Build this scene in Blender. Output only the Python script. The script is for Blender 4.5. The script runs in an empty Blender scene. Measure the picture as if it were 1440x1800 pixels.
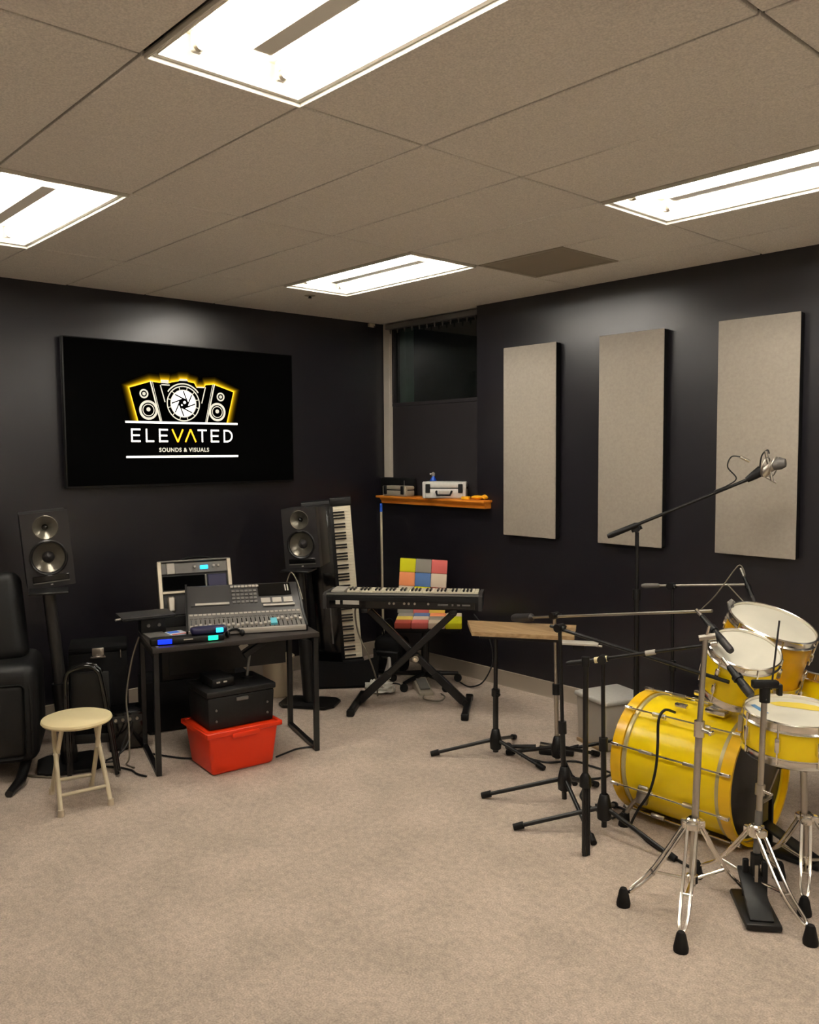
import bpy, bmesh, math, random
from mathutils import Vector, Matrix, Euler
R = math.radians
random.seed(7)
SC = bpy.context.scene
COL = SC.collection

# ------------------------------------------------------------------ camera, world, exposure
cam_d = bpy.data.cameras.new('camera')
cam = bpy.data.objects.new('camera', cam_d)
COL.objects.link(cam)
cam_d.sensor_fit = 'HORIZONTAL'
cam_d.sensor_width = 36.0
cam_d.lens = 37.88
cam_d.clip_start = 0.05
cam.matrix_world = (Matrix.Translation((5.701, -4.806, 1.742)) @ Matrix.Rotation(R(47.682), 4, 'Z')
                    @ Matrix.Rotation(R(90 - 3.914), 4, 'X') @ Matrix.Rotation(R(-0.387), 4, 'Z'))
SC.camera = cam
world = bpy.data.worlds.new('night')
SC.world = world
world.use_nodes = True
world.node_tree.nodes['Background'].inputs[0].default_value = (0.004, 0.005, 0.006, 1)
world.node_tree.nodes['Background'].inputs[1].default_value = 1.0
vs = SC.view_settings
vs.view_transform = 'Standard'
vs.look = 'None'
vs.gamma = 1
vs.use_curve_mapping = False
vs.exposure = 1.0
LAMP = 30.0                      # radiance of the fluorescent tubes
LAMP_COL = (1.0, 0.945, 0.865)

# ------------------------------------------------------------------ materials
def lin(c):
    out = []
    for v in c:
        v /= 255.0
        out.append(v / 12.92 if v <= 0.04045 else ((v + 0.055) / 1.055) ** 2.4)
    return (*out, 1.0)

def mat(name, rgb, rough=0.5, metal=0.0, spec=0.5, emit=0.0, var=0.0, scale=40.0, bump=0.0, coat=0.0, stretch=None):
    """principled material; colour grain from a noise texture when var > 0"""
    m = bpy.data.materials.new(name)
    m.use_nodes = True
    nt = m.node_tree
    b = nt.nodes['Principled BSDF']
    c = lin(rgb)
    b.inputs['Base Color'].default_value = c
    b.inputs['Roughness'].default_value = rough
    b.inputs['Metallic'].default_value = metal
    b.inputs['Specular IOR Level'].default_value = spec
    b.inputs['Coat Weight'].default_value = coat
    b.inputs['Coat Roughness'].default_value = 0.08
    if emit:
        b.inputs['Emission Color'].default_value = c
        b.inputs['Emission Strength'].default_value = emit
    if var or bump:
        tc = nt.nodes.new('ShaderNodeTexCoord')
        nz = nt.nodes.new('ShaderNodeTexNoise')
        nz.inputs['Scale'].default_value = scale
        nz.inputs['Detail'].default_value = 5
        src = tc.outputs['Object']
        if stretch:
            mp = nt.nodes.new('ShaderNodeMapping')
            mp.inputs['Scale'].default_value = stretch
            nt.links.new(src, mp.inputs['Vector'])
            src = mp.outputs['Vector']
        nt.links.new(src, nz.inputs['Vector'])
        if var:
            rp = nt.nodes.new('ShaderNodeValToRGB')
            rp.color_ramp.elements[0].position = 0.3
            rp.color_ramp.elements[1].position = 0.7
            rp.color_ramp.elements[0].color = (*[max(0, x * (1 - var)) for x in c[:3]], 1)
            rp.color_ramp.elements[1].color = (*[min(1, x * (1 + var)) for x in c[:3]], 1)
            nt.links.new(nz.outputs['Fac'], rp.inputs['Fac'])
            nt.links.new(rp.outputs['Color'], b.inputs['Base Color'])
        if bump:
            bp = nt.nodes.new('ShaderNodeBump')
            bp.inputs['Strength'].default_value = bump
            bp.inputs['Distance'].default_value = 0.004
            nt.links.new(nz.outputs['Fac'], bp.inputs['Height'])
            nt.links.new(bp.outputs['Normal'], b.inputs['Normal'])
    return m

def carpet_mat():
    m = mat('carpet', (190, 174, 158), 0.95, spec=0.1)
    nt = m.node_tree
    b = nt.nodes['Principled BSDF']
    tc = nt.nodes.new('ShaderNodeTexCoord')
    big = nt.nodes.new('ShaderNodeTexNoise'); big.inputs['Scale'].default_value = 3.2; big.inputs['Detail'].default_value = 6
    fine = nt.nodes.new('ShaderNodeTexNoise'); fine.inputs['Scale'].default_value = 150; fine.inputs['Detail'].default_value = 4
    fleck = nt.nodes.new('ShaderNodeTexNoise'); fleck.inputs['Scale'].default_value = 34; fleck.inputs['Detail'].default_value = 5
    for n in (big, fine, fleck):
        nt.links.new(tc.outputs['Object'], n.inputs['Vector'])
    def ramp(n, lo, hi, a, c):
        r = nt.nodes.new('ShaderNodeValToRGB')
        r.color_ramp.elements[0].position = lo; r.color_ramp.elements[1].position = hi
        r.color_ramp.elements[0].color = a; r.color_ramp.elements[1].color = c
        nt.links.new(n.outputs['Fac'], r.inputs['Fac'])
        return r
    r1 = ramp(big, 0.35, 0.7, lin((180, 166, 153)), lin((196, 180, 166)))
    r2 = ramp(fine, 0.3, 0.7, (0.74, 0.74, 0.74, 1), (1.2, 1.2, 1.2, 1))
    r3 = ramp(fleck, 0.3, 0.68, (0.85, 0.85, 0.85, 1), (1.08, 1.08, 1.08, 1))
    m1 = nt.nodes.new('ShaderNodeMixRGB'); m1.blend_type = 'MULTIPLY'; m1.inputs[0].default_value = 1
    m2 = nt.nodes.new('ShaderNodeMixRGB'); m2.blend_type = 'MULTIPLY'; m2.inputs[0].default_value = 1
    nt.links.new(r1.outputs[0], m1.inputs[1]); nt.links.new(r2.outputs[0], m1.inputs[2])
    nt.links.new(m1.outputs[0], m2.inputs[1]); nt.links.new(r3.outputs[0], m2.inputs[2])
    nt.links.new(m2.outputs[0], b.inputs['Base Color'])
    bp = nt.nodes.new('ShaderNodeBump'); bp.inputs['Strength'].default_value = 0.5; bp.inputs['Distance'].default_value = 0.004
    nt.links.new(fine.outputs['Fac'], bp.inputs['Height']); nt.links.new(bp.outputs['Normal'], b.inputs['Normal'])
    return m

def wood_mat(name, a, c, axis_scale, rough=0.4):
    m = mat(name, a, rough)
    nt = m.node_tree
    b = nt.nodes['Principled BSDF']
    tc = nt.nodes.new('ShaderNodeTexCoord')
    mp = nt.nodes.new('ShaderNodeMapping'); mp.inputs['Scale'].default_value = axis_scale
    nz = nt.nodes.new('ShaderNodeTexNoise'); nz.inputs['Scale'].default_value = 6; nz.inputs['Detail'].default_value = 6
    rp = nt.nodes.new('ShaderNodeValToRGB')
    rp.color_ramp.elements[0].position = 0.35; rp.color_ramp.elements[0].color = lin(a)
    rp.color_ramp.elements[1].position = 0.65; rp.color_ramp.elements[1].color = lin(c)
    nt.links.new(tc.outputs['Object'], mp.inputs['Vector']); nt.links.new(mp.outputs[0], nz.inputs['Vector'])
    nt.links.new(nz.outputs['Fac'], rp.inputs['Fac']); nt.links.new(rp.outputs[0], b.inputs['Base Color'])
    return m

def glass_mat(name, rgb, rough=0.0):
    m = mat(name, rgb, rough)
    b = m.node_tree.nodes['Principled BSDF']
    b.inputs['Transmission Weight'].default_value = 1.0
    b.inputs['IOR'].default_value = 1.5
    return m

def glow_mat(name, rgb, strength):
    """screen graphic: brightness follows the mesh's own 'glow' attribute"""
    m = mat(name, (1, 1, 1), 0.9, spec=0.0)
    nt = m.node_tree
    b = nt.nodes['Principled BSDF']
    at = nt.nodes.new('ShaderNodeAttribute'); at.attribute_name = 'glow'
    mx = nt.nodes.new('ShaderNodeMath'); mx.operation = 'POWER'; mx.inputs[1].default_value = 2.0
    mu = nt.nodes.new('ShaderNodeMath'); mu.operation = 'MULTIPLY'; mu.inputs[1].default_value = strength
    nt.links.new(at.outputs['Fac'], mx.inputs[0]); nt.links.new(mx.outputs[0], mu.inputs[0])
    b.inputs['Emission Color'].default_value = lin(rgb)
    nt.links.new(mu.outputs[0], b.inputs['Emission Strength'])
    return m

M = dict(
    wall=mat('black_wall_paint', (25, 23, 29), 0.31, spec=0.8, bump=0.05, scale=160),
    pale=mat('pale_bounce_paint', (228, 222, 212), 0.7),  # for the unseen walls, made pale to bounce light onto the ceiling
    board=mat('painted_board', (44, 41, 43), 0.5, spec=0.35),
    tile=mat('ceiling_tile', (239, 234, 225), 0.9, spec=0.1, var=0.15, scale=170, bump=0.3),
    plenum=mat('ceiling_backing', (70, 64, 56), 0.9),
    grid=mat('ceiling_rail', (84, 76, 66), 0.6),
    carpet=carpet_mat(),
    base=mat('cove_base', (150, 138, 124), 0.55),
    enamel=mat('white_enamel', (232, 228, 216), 0.35),
    frame=mat('fixture_frame', (190, 182, 165), 0.4),
    tube=mat('lit_tube', (255, 255, 255), 0.4),
    vent=mat('return_grille', (178, 168, 150), 0.8),
    white=mat('white_paint', (196, 188, 174), 0.5),
    blind=mat('blind_rail', (110, 108, 106), 0.45),
    jamb=mat('outer_jamb', (96, 112, 106), 0.5),
    glass=glass_mat('window_glass', (225, 238, 232)),
    fabric=mat('panel_fabric', (162, 154, 143), 0.92, spec=0.1, var=0.06, scale=60, bump=0.2),
    black=mat('black_plastic', (17, 17, 18), 0.42, spec=0.4),
    soft=mat('black_soft', (11, 11, 12), 0.75, spec=0.25),
    cabinet=mat('speaker_cabinet', (36, 34, 35), 0.45),
    sky=mat('pale_blue_label', (96, 190, 208), 0.5),
    leather=mat('black_leather', (15, 15, 16), 0.5, spec=0.4, bump=0.15, scale=90),
    satin=mat('black_metal', (17, 17, 18), 0.33, spec=0.5),
    gloss=mat('gloss_black', (10, 10, 11), 0.12, spec=0.6),
    screen=mat('screen_off', (2, 2, 2), 0.9, spec=0.05),
    dgrey=mat('dark_grey', (52, 50, 50), 0.5),
    mgrey=mat('mid_grey', (105, 102, 98), 0.45),
    lgrey=mat('light_grey', (178, 172, 162), 0.45),
    column=mat('column_black', (34, 33, 33), 0.4),
    slate=mat('slate_plastic', (54, 52, 52), 0.4),
    cone=mat('speaker_cone', (112, 108, 98), 0.26, metal=0.6),
    chrome=mat('chrome', (236, 231, 222), 0.2, metal=1.0),
    steel=mat('brushed_steel', (188, 182, 172), 0.34, metal=1.0),
    alu=mat('aluminium_edge', (196, 186, 168), 0.35, metal=0.7),
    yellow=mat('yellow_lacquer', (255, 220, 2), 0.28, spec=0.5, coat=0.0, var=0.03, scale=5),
    amber=mat('shaded_yellow_lacquer', (230, 172, 4), 0.3, coat=0.25, var=0.12, scale=8),  # the yellow lacquer with shade put into its colour, for the rear tom
    hoop=mat('hoop_lacquer', (250, 198, 8), 0.3, coat=0.25, var=0.06, scale=6),
    inlay=mat('silver_inlay', (196, 184, 140), 0.35, metal=0.4),
    head=mat('drum_head', (226, 222, 206), 0.45, var=0.04, scale=7),
    headink=mat('head_stain_yellow', (232, 208, 84), 0.5),
    headblue=mat('head_tape_blue', (88, 142, 190), 0.5),
    headdark=mat('smoked_head', (38, 35, 34), 0.3),
    seat=mat('cream_seat', (238, 222, 176), 0.38, var=0.03, scale=6),
    cream=mat('cream_metal', (206, 194, 166), 0.36),
    creamp=mat('cream_plastic', (206, 192, 166), 0.5),
    red=mat('red_plastic', (232, 54, 12), 0.38, spec=0.45),
    desk=mat('desk_top', (46, 41, 39), 0.42, var=0.1, scale=30, stretch=(1, 8, 1)),
    shelf=wood_mat('shelf_wood', (206, 112, 24), (232, 146, 48), (0.7, 8, 8)),
    tray=wood_mat('tray_wood', (150, 122, 86), (178, 150, 112), (1, 9, 9)),
    case=mat('case_shell', (205, 203, 198), 0.45, var=0.05, scale=50),
    case2=mat('case_grey', (160, 150, 134), 0.5),
    ivory=mat('white_keys', (238, 228, 204), 0.3),
    ebony=mat('black_keys', (14, 13, 13), 0.3),
    blue=mat('blue_plastic', (28, 92, 214), 0.4),
    orange=mat('glove_yellow', (246, 176, 12), 0.6, var=0.1, scale=30),
    bag=mat('white_bag', (214, 210, 202), 0.5, bump=0.6, scale=30),
    cable=mat('cable_rubber', (14, 14, 14), 0.5),
    cablegrey=mat('cable_grey', (120, 112, 98), 0.5),
    rubber=mat('rubber', (14, 13, 13), 0.6, spec=0.3),
    cyan=mat('lit_cyan', (40, 190, 255), 0.4, emit=1.1),
    teal=mat('lit_teal', (20, 226, 160), 0.4, emit=0.9),
    royal=mat('lit_blue', (8, 40, 250), 0.4, emit=1.2),
    navy=mat('navy_plastic', (26, 24, 66), 0.35),
    logo=mat('logo_white', (232, 230, 222), 0.4, emit=0.95),
    logogrey=mat('logo_grey', (170, 166, 152), 0.4, emit=0.8),
    logogold=mat('logo_gold', (236, 172, 30), 0.4, emit=0.95),
    logodark=mat('logo_black', (1, 1, 1), 0.9, spec=0.0),
    glow=glow_mat('logo_glow', (246, 190, 20), 0.9),
    p_lime=mat('patch_lime', (214, 212, 8), 0.8), p_grey=mat('patch_grey', (146, 142, 134), 0.8),
    p_salmon=mat('patch_salmon', (222, 110, 104), 0.8), p_orange=mat('patch_orange', (238, 150, 100), 0.8),
    p_blue=mat('patch_blue', (84, 120, 176), 0.8), p_cream=mat('patch_cream', (220, 204, 184), 0.8),
    p_rust=mat('patch_rust', (190, 82, 66), 0.8), p_yellow=mat('patch_yellow', (232, 206, 92), 0.8),
    paper=mat('printed_paper', (206, 214, 226), 0.6), paperred=mat('paper_red', (204, 92, 84), 0.6),
    paperblue=mat('paper_blue', (60, 110, 214), 0.6),
)
_t = M['tube'].node_tree.nodes['Principled BSDF']
_t.inputs['Emission Color'].default_value = (*LAMP_COL, 1)
_t.inputs['Emission Strength'].default_value = LAMP

# ------------------------------------------------------------------ mesh builder
def basis(d):
    d = Vector(d).normalized()
    a = Vector((0, 0, 1)) if abs(d.z) < 0.9 else Vector((1, 0, 0))
    x = a.cross(d).normalized()
    return x, d.cross(x), d

class MB:
    def __init__(s, org=(0, 0, 0)):
        s.bm = bmesh.new(); s.org = Vector(org)
    def _add(s, other, mtx):
        bmesh.ops.transform(other, matrix=mtx, verts=other.verts)
        me = bpy.data.meshes.new('tmp'); other.to_mesh(me); other.free()
        s.bm.from_mesh(me); bpy.data.meshes.remove(me)
        return s
    def box(s, c, size, rz=0.0, bev=0.0, rot=None, seg=2, taper=None):
        b = bmesh.new(); bmesh.ops.create_cube(b, size=1)
        for v in b.verts:
            if taper and v.co.z < 0:
                v.co.x *= taper; v.co.y *= taper
            v.co = Vector((v.co.x * size[0], v.co.y * size[1], v.co.z * size[2]))
        if bev:
            bmesh.ops.bevel(b, geom=b.edges[:], offset=bev, segments=seg, affect='EDGES', profile=0.5)
        m = rot.to_4x4() if rot is not None else Matrix.Rotation(rz, 4, 'Z')
        return s._add(b, Matrix.Translation(Vector(c)) @ m)
    def cyl(s, p0, p1, r0, r1=None, seg=12, caps=True):
        return s.tube([p0, p1], [r0, r0 if r1 is None else r1], seg, caps)
    def tube(s, pts, r, seg=8, caps=True, closed=False):
        pts = [Vector(p) for p in pts]; n = len(pts)
        rs = r if isinstance(r, (list, tuple)) else [r] * n
        rings = []; x = None
        for i, p in enumerate(pts):
            if closed: d = pts[(i + 1) % n] - pts[i - 1]
            elif i == 0: d = pts[1] - pts[0]
            elif i == n - 1: d = pts[-1] - pts[-2]
            else: d = (pts[i + 1] - p).normalized() + (p - pts[i - 1]).normalized()
            if d.length < 1e-9: d = Vector((0, 0, 1))
            d.normalize()
            if x is None: x = basis(d)[0]
            x = (x - d * x.dot(d))
            x = x.normalized() if x.length > 1e-6 else basis(d)[0]
            y = d.cross(x)
            rings.append([s.bm.verts.new(p + (x * math.cos(2 * math.pi * k / seg) + y * math.sin(2 * math.pi * k / seg)) * rs[i]) for k in range(seg)])
        m = n if closed else n - 1
        for i in range(m):
            a, b = rings[i], rings[(i + 1) % n]
            for k in range(seg):
                s.bm.faces.new((a[k], a[(k + 1) % seg], b[(k + 1) % seg], b[k]))
        if caps and not closed:
            s.bm.faces.new(rings[0][::-1]); s.bm.faces.new(rings[-1])
        return s
    def lathe(s, prof, c=(0, 0, 0), axis=(0, 0, 1), seg=32):
        """prof = [(radius, height)...] along axis from c"""
        x, y, z = basis(axis); c = Vector(c); rings = []
        for r, h in prof:
            if r < 1e-6: rings.append([s.bm.verts.new(c + z * h)])
            else: rings.append([s.bm.verts.new(c + z * h + (x * math.cos(2 * math.pi * k / seg) + y * math.sin(2 * math.pi * k / seg)) * r) for k in range(seg)])
        for a, b in zip(rings, rings[1:]):
            for k in range(seg):
                q = (k + 1) % seg
                if len(a) == 1 and len(b) == 1: continue
                if len(a) == 1: s.bm.faces.new((a[0], b[q], b[k]))
                elif len(b) == 1: s.bm.faces.new((a[k], a[q], b[0]))
                else: s.bm.faces.new((a[k], a[q], b[q], b[k]))
        return s
    def ball(s, c, r, sx=1, sy=1, sz=1, seg=12):
        b = bmesh.new(); bmesh.ops.create_uvsphere(b, u_segments=seg, v_segments=max(6, seg // 2), radius=r)
        return s._add(b, Matrix.Translation(Vector(c)) @ Matrix.Diagonal((sx, sy, sz, 1)))
    def prism(s, poly, t0, t1, mtx=None, bev=0.0):
        """poly (a,b) in local XY extruded along local Z from t0 to t1, then moved by mtx"""
        b = bmesh.new()
        f = b.faces.new([b.verts.new((p[0], p[1], t0)) for p in poly])
        ex = bmesh.ops.extrude_face_region(b, geom=[f])
        for v in ex['geom']:
            if isinstance(v, bmesh.types.BMVert): v.co.z = t1
        bmesh.ops.recalc_face_normals(b, faces=b.faces[:])
        if bev: bmesh.ops.bevel(b, geom=b.edges[:], offset=bev, segments=2, affect='EDGES')
        return s._add(b, mtx if mtx is not None else Matrix.Identity(4))
    def plate(s, rect, holes, t0, t1, mtx):
        """rectangle (w,h centred at 0,h/2) with round holes, thickness t0..t1 along local Z"""
        b = bmesh.new(); es = []
        loops = [[(-rect[0] / 2, 0), (rect[0] / 2, 0), (rect[0] / 2, rect[1]), (-rect[0] / 2, rect[1])]]
        loops += [[(x + r * math.cos(2 * math.pi * k / 40), y + r * math.sin(2 * math.pi * k / 40)) for k in range(40)] for x, y, r in holes]
        for lp in loops:
            vv = [b.verts.new((x, y, t0)) for x, y in lp]
            es += [b.edges.new((vv[k], vv[(k + 1) % len(vv)])) for k in range(len(vv))]
        bmesh.ops.triangle_fill(b, use_beauty=True, use_dissolve=False, edges=es)
        ex = bmesh.ops.extrude_face_region(b, geom=b.faces[:])
        for v in ex['geom']:
            if isinstance(v, bmesh.types.BMVert): v.co.z = t1
        bmesh.ops.recalc_face_normals(b, faces=b.faces[:])
        return s._add(b, mtx)
    def quad(s, *p):
        s.bm.faces.new([s.bm.verts.new(Vector(q)) for q in p]); return s
    def build(s, name, m, parent=None, ang=38, fix=True, kind=None, label=None):
        if fix: bmesh.ops.recalc_face_normals(s.bm, faces=s.bm.faces[:])
        if s.org.length: bmesh.ops.translate(s.bm, vec=-s.org, verts=s.bm.verts[:])
        me = bpy.data.meshes.new(name); s.bm.to_mesh(me); s.bm.free()
        for p in me.polygons: p.use_smooth = True
        me.set_sharp_from_angle(angle=R(ang))
        me.materials.append(M[m])
        o = bpy.data.objects.new(name, me); COL.objects.link(o)
        if parent: o.parent = parent
        if kind: o['kind'] = kind
        if label: o['label'] = label
        return o

def tag(o, label, cat, group=None):
    o['label'] = label; o['category'] = cat
    if group: o['group'] = group
    return o

def thing(name, label, cat, loc=(0, 0, 0), rz=0.0, group=None, rot=None):
    o = bpy.data.objects.new(name, None); COL.objects.link(o)
    o.empty_display_size = 0.1
    o.location = loc
    o.rotation_euler = rot if rot is not None else (0, 0, rz)
    return tag(o, label, cat, group)

def spline(pts, n=8):
    pts = [Vector(p) for p in pts]; P = [pts[0]] + pts + [pts[-1]]; out = []
    for i in range(1, len(P) - 2):
        for k in range(n):
            t = k / n; a, b, c, d = P[i - 1], P[i], P[i + 1], P[i + 2]
            out.append(0.5 * ((2 * b) + (c - a) * t + (2 * a - 5 * b + 4 * c - d) * t * t + (3 * b - a - 3 * c + d) * t ** 3))
    out.append(pts[-1]); return out

def dup(root, loc=None, label=None):
    r = root.copy(); COL.objects.link(r)
    if loc is not None: r.location = loc
    if label: r['label'] = label
    for ch in list(root.children):
        c = ch.copy(); COL.objects.link(c); c.parent = r
        for g in ch.children:
            d = g.copy(); COL.objects.link(d); d.parent = c
    return r

def struct(name, mb, m, parent=None, **k):
    o = mb.build(name, m, parent, **k)
    if not parent: o['kind'] = 'structure'
    return o

# ------------------------------------------------------------------ room shell
H = 2.844
XE, YE = 8.2, -7.0                # the walls behind the camera
X0, DX, Y0, DY = 3.388, 1.245, -3.692, 0.5368     # ceiling grid
struct('floor', MB().box((XE / 2, YE / 2, -0.05), (XE + .6, -YE + .6, 0.1)), 'carpet')
struct('wall_left', MB().box((-0.06, YE / 2 + .15, H / 2), (0.12, -YE + 0.5, H + .2)), 'wall')
struct('wall_front', MB().box((XE / 2, YE - 0.06, H / 2), (XE, 0.12, H + .2)), 'pale')
struct('wall_back', MB().box((XE + 0.06, YE / 2, H / 2), (0.12, -YE + .24, H + .2)), 'pale')
# right wall with the window recess cut out at its left end
wr = MB()
NX0, NX1, NZ = 0.0, 1.19, 1.385
wr.box(((NX1 + XE) / 2, 0.13, H / 2), (XE - NX1, 0.26, H + .2))
wr.box((NX1 / 2, 0.13, NZ / 2 - 0.05), (NX1, 0.26, NZ + 0.06))
struct('wall_right', wr, 'wall')
bb = MB()
bb.prism([(0.0005, 0), (0.02, 0), (0.012, 0.012), (0.009, 0.108), (0.0005, 0.112)], YE, -0.0005,
         Matrix(((1, 0, 0, 0), (0, 0, 1, 0), (0, 1, 0, 0), (0, 0, 0, 1))))
struct('baseboard_left', bb, 'base')
bb = MB()
bb.prism([(-0.0005, 0), (-0.02, 0), (-0.012, 0.012), (-0.009, 0.108), (-0.0005, 0.112)], 0.001, XE,
         Matrix(((0, 0, 1, 0), (1, 0, 0, 0), (0, 1, 0, 0), (0, 0, 0, 1))))
struct('baseboard_right', bb, 'base')

# ceiling: backing slab, tiles as separate pieces, fixtures sit in the same grid
ceil = struct('ceiling', MB().box((XE / 2, YE / 2 + .1, H + 0.25), (XE + .3, -YE + .5, 0.06)), 'plenum')
lights = [(0, 0), (0, 4), (-2, 0), (-2, 4), (2, 0), (2, 4)]  # last two are unseen fixtures, added to brighten the room
lit = set(lights)
proto_tile = None
rails = MB()
for i in range(-3, 4):
    for j in range(-7, 8):
        xa, xb = X0 + i * DX, X0 + (i + 1) * DX
        ya, yb = Y0 + j * DY, Y0 + (j + 1) * DY
        xa, xb, ya, yb = max(xa, 0.0), min(xb, XE), max(ya, YE), min(yb, 0.2)
        if yb > 0 and xa > NX1: yb = min(yb, 0.0)
        if xb - xa < 0.02 or yb - ya < 0.02 or (i, j) in lit or (i, j) == (-1, 5): continue
        g = 0.0052
        full = abs(xb - xa - DX) < 1e-6 and abs(yb - ya - DY) < 1e-6
        c = ((xa + xb) / 2, (ya + yb) / 2, H + 0.009 + random.uniform(-0.0012, 0.0012))
        if full and proto_tile:
            t = proto_tile.copy(); COL.objects.link(t)
        else:
            t = MB().box((0, 0, 0), (xb - xa - 2 * g, yb - ya - 2 * g, 0.018), bev=0.003, seg=1).build('ceiling_tile', 'tile', ceil)
            if full: proto_tile = t
        t.location = c
        t.rotation_euler = (random.uniform(-.0012, .0012), random.uniform(-.0008, .0008), 0)
for j in range(-6, 8):
    y = Y0 + j * DY
    if YE < y < 0: rails.box((XE / 2, y, H + 0.026), (XE, 0.03, 0.008))
for i in range(-2, 4):
    rails.box((X0 + i * DX, YE / 2, H + 0.0262), (0.03, -YE, 0.0076))
rails.build('ceiling_rail', 'grid', ceil)
# half tile beside the return grille, and the grille itself
VX0, VX1, VY0, VY1 = 2.143, 2.765, Y0 + 5 * DY, Y0 + 6 * DY
MB().box(((VX1 + X0) / 2, (VY0 + VY1) / 2, H + .009), (X0 - VX1 - .006, DY - .006, .018), bev=.003, seg=1).build('ceiling_tile', 'tile', ceil)
vt = thing('return_vent', 'dark square return air grille set flat in the tiled ceiling', 'vent', ((VX0 + VX1) / 2, (VY0 + VY1) / 2, H))
f = MB()
hx, hy = (VX1 - VX0) / 2 - .004, DY / 2 - .004
for sx, sy, lx, ly in ((0, 1, 2 * hx, .02), (0, -1, 2 * hx, .02), (1, 0, .02, 2 * hy - .04), (-1, 0, .02, 2 * hy - .04)):
    f.box((sx * (hx - .01), sy * (hy - .01), .004), (lx, ly, .012))
f.build('vent_frame', 'vent', vt)
f = MB()
for k in range(38):
    y = -hy + .03 + k * (2 * hy - .06) / 37
    f.box((0, y, .008), (2 * hx - .04, .006, .008))
f.build('louvers', 'vent', vt, kind='stuff')
MB().box((0, 0, .03), (2 * hx, 2 * hy, .01)).build('backing', 'mgrey', vt)

def fixture():
    """recessed two-tube fluorescent fixture; local origin at ceiling level, long side along X"""
    t = thing('ceiling_light', '', 'light')
    hx, hy, d = DX / 2 - .006, DY / 2 - .006, 0.075
    f = MB()
    w, lip = .028, .016
    for sx, sy, lx, ly in ((0, 1, 2 * hx, w), (0, -1, 2 * hx, w), (1, 0, w, 2 * hy - 2 * w), (-1, 0, w, 2 * hy - 2 * w)):
        f.box((sx * (hx - w / 2), sy * (hy - w / 2), .004), (lx, ly, .006))
    f.build('fixture_frame', 'frame', t)
    f = MB()
    for sx, sy, lx, ly in ((0, 1, 2 * hx, .008), (0, -1, 2 * hx, .008), (1, 0, .008, 2 * hy - .016), (-1, 0, .008, 2 * hy - .016)):
        f.box((sx * (hx - .004), sy * (hy - .004), -lip / 2 + .006), (lx, ly, lip + .004), bev=.0015, seg=1)
    f.build('frame_lip', 'enamel', t)
    p = MB()
    ix, iy = hx - w, hy - w
    lo = [(-ix, -iy, 0), (ix, -iy, 0), (ix, iy, 0), (-ix, iy, 0)]
    hi = [(-ix + .015, -iy + .02, d), (ix - .015, -iy + .02, d), (ix - .015, iy - .02, d), (-ix + .015, iy - .02, d)]
    for k in range(4):
        p.quad(lo[k], lo[(k + 1) % 4], hi[(k + 1) % 4], hi[k])
    p.quad(*hi)
    p.build('reflector_pan', 'enamel', t, fix=False)
    # ballast cover along the middle
    MB().prism([(-.06, d - .001), (-.03, .02), (.03, .02), (.06, d - .001)], -ix + .16, ix - .16,
               Matrix(((0, 0, 1, 0), (1, 0, 0, 0), (0, 1, 0, 0), (0, 0, 0, 1)))).build('ballast_cover', 'enamel', t)
    for s in (-1, 1):
        tb = MB().cyl((-ix + .07, s * .14, .032), (ix - .07, s * .14, .032), .016, seg=12).build('fluorescent_tube', 'tube', t)
        for e in (-1, 1): MB().cyl((e * (ix - .072), s * .14, .032), (e * (ix - .055), s * .14, .032), .017, seg=12).build('end_cap', 'alu', tb)
    for s in (-1, 1):
        for e in (-1, 1):
            MB().box((e * (ix - .045), s * .14, .045), (.02, .03, .058), bev=.004, seg=1).build('lamp_holder', 'enamel', t)
    return t
lab = {(0, 0): 'large fluorescent light nearest overhead at the top edge, showing its lamp clip',
       (0, 4): 'long fluorescent ceiling light at right above the three grey wall panels',
       (-2, 0): 'fluorescent ceiling light at the far left, above the wall screen',
       (-2, 4): 'farthest fluorescent ceiling light, left of the dark vent',
       (2, 0): 'unseen fluorescent fixture added past the right edge for brightness', (2, 4): 'unseen fluorescent fixture added above the snare side for brightness',
       }
fx = fixture()
for n, (i, j) in enumerate(lights):
    o = fx if n == 0 else dup(fx)
    o.location = (X0 + (i + .5) * DX, Y0 + (j + .5) * DY, H)
    o['label'] = lab[(i, j)]; o['group'] = 'recessed fluorescent ceiling lights'
o = thing('sprinkler_head', 'small round recessed sprinkler head in a tile before the farthest light', 'sprinkler', (.72, -1.198, H))
MB().lathe([(.001, -.002), (.03, -.004), (.042, 0.0), (.042, .002)], seg=20).build('escutcheon', 'vent', o)
MB().lathe([(.001, -.02), (.012, -.018), (.008, -.004)], seg=12).build('plug', 'dgrey', o)
o = thing('wall_clip', 'small cream cable clip at the ceiling corner beside the window trim', 'clip', (.02, -.055, H - .02))
MB().box((0, 0, 0), (.03, .06, .03), bev=.004).build('clip_body', 'creamp', o)
MB().cyl((.015, .01, 0), (.03, .01, -.012), .008).build('clip_screw', 'chrome', o)

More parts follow.
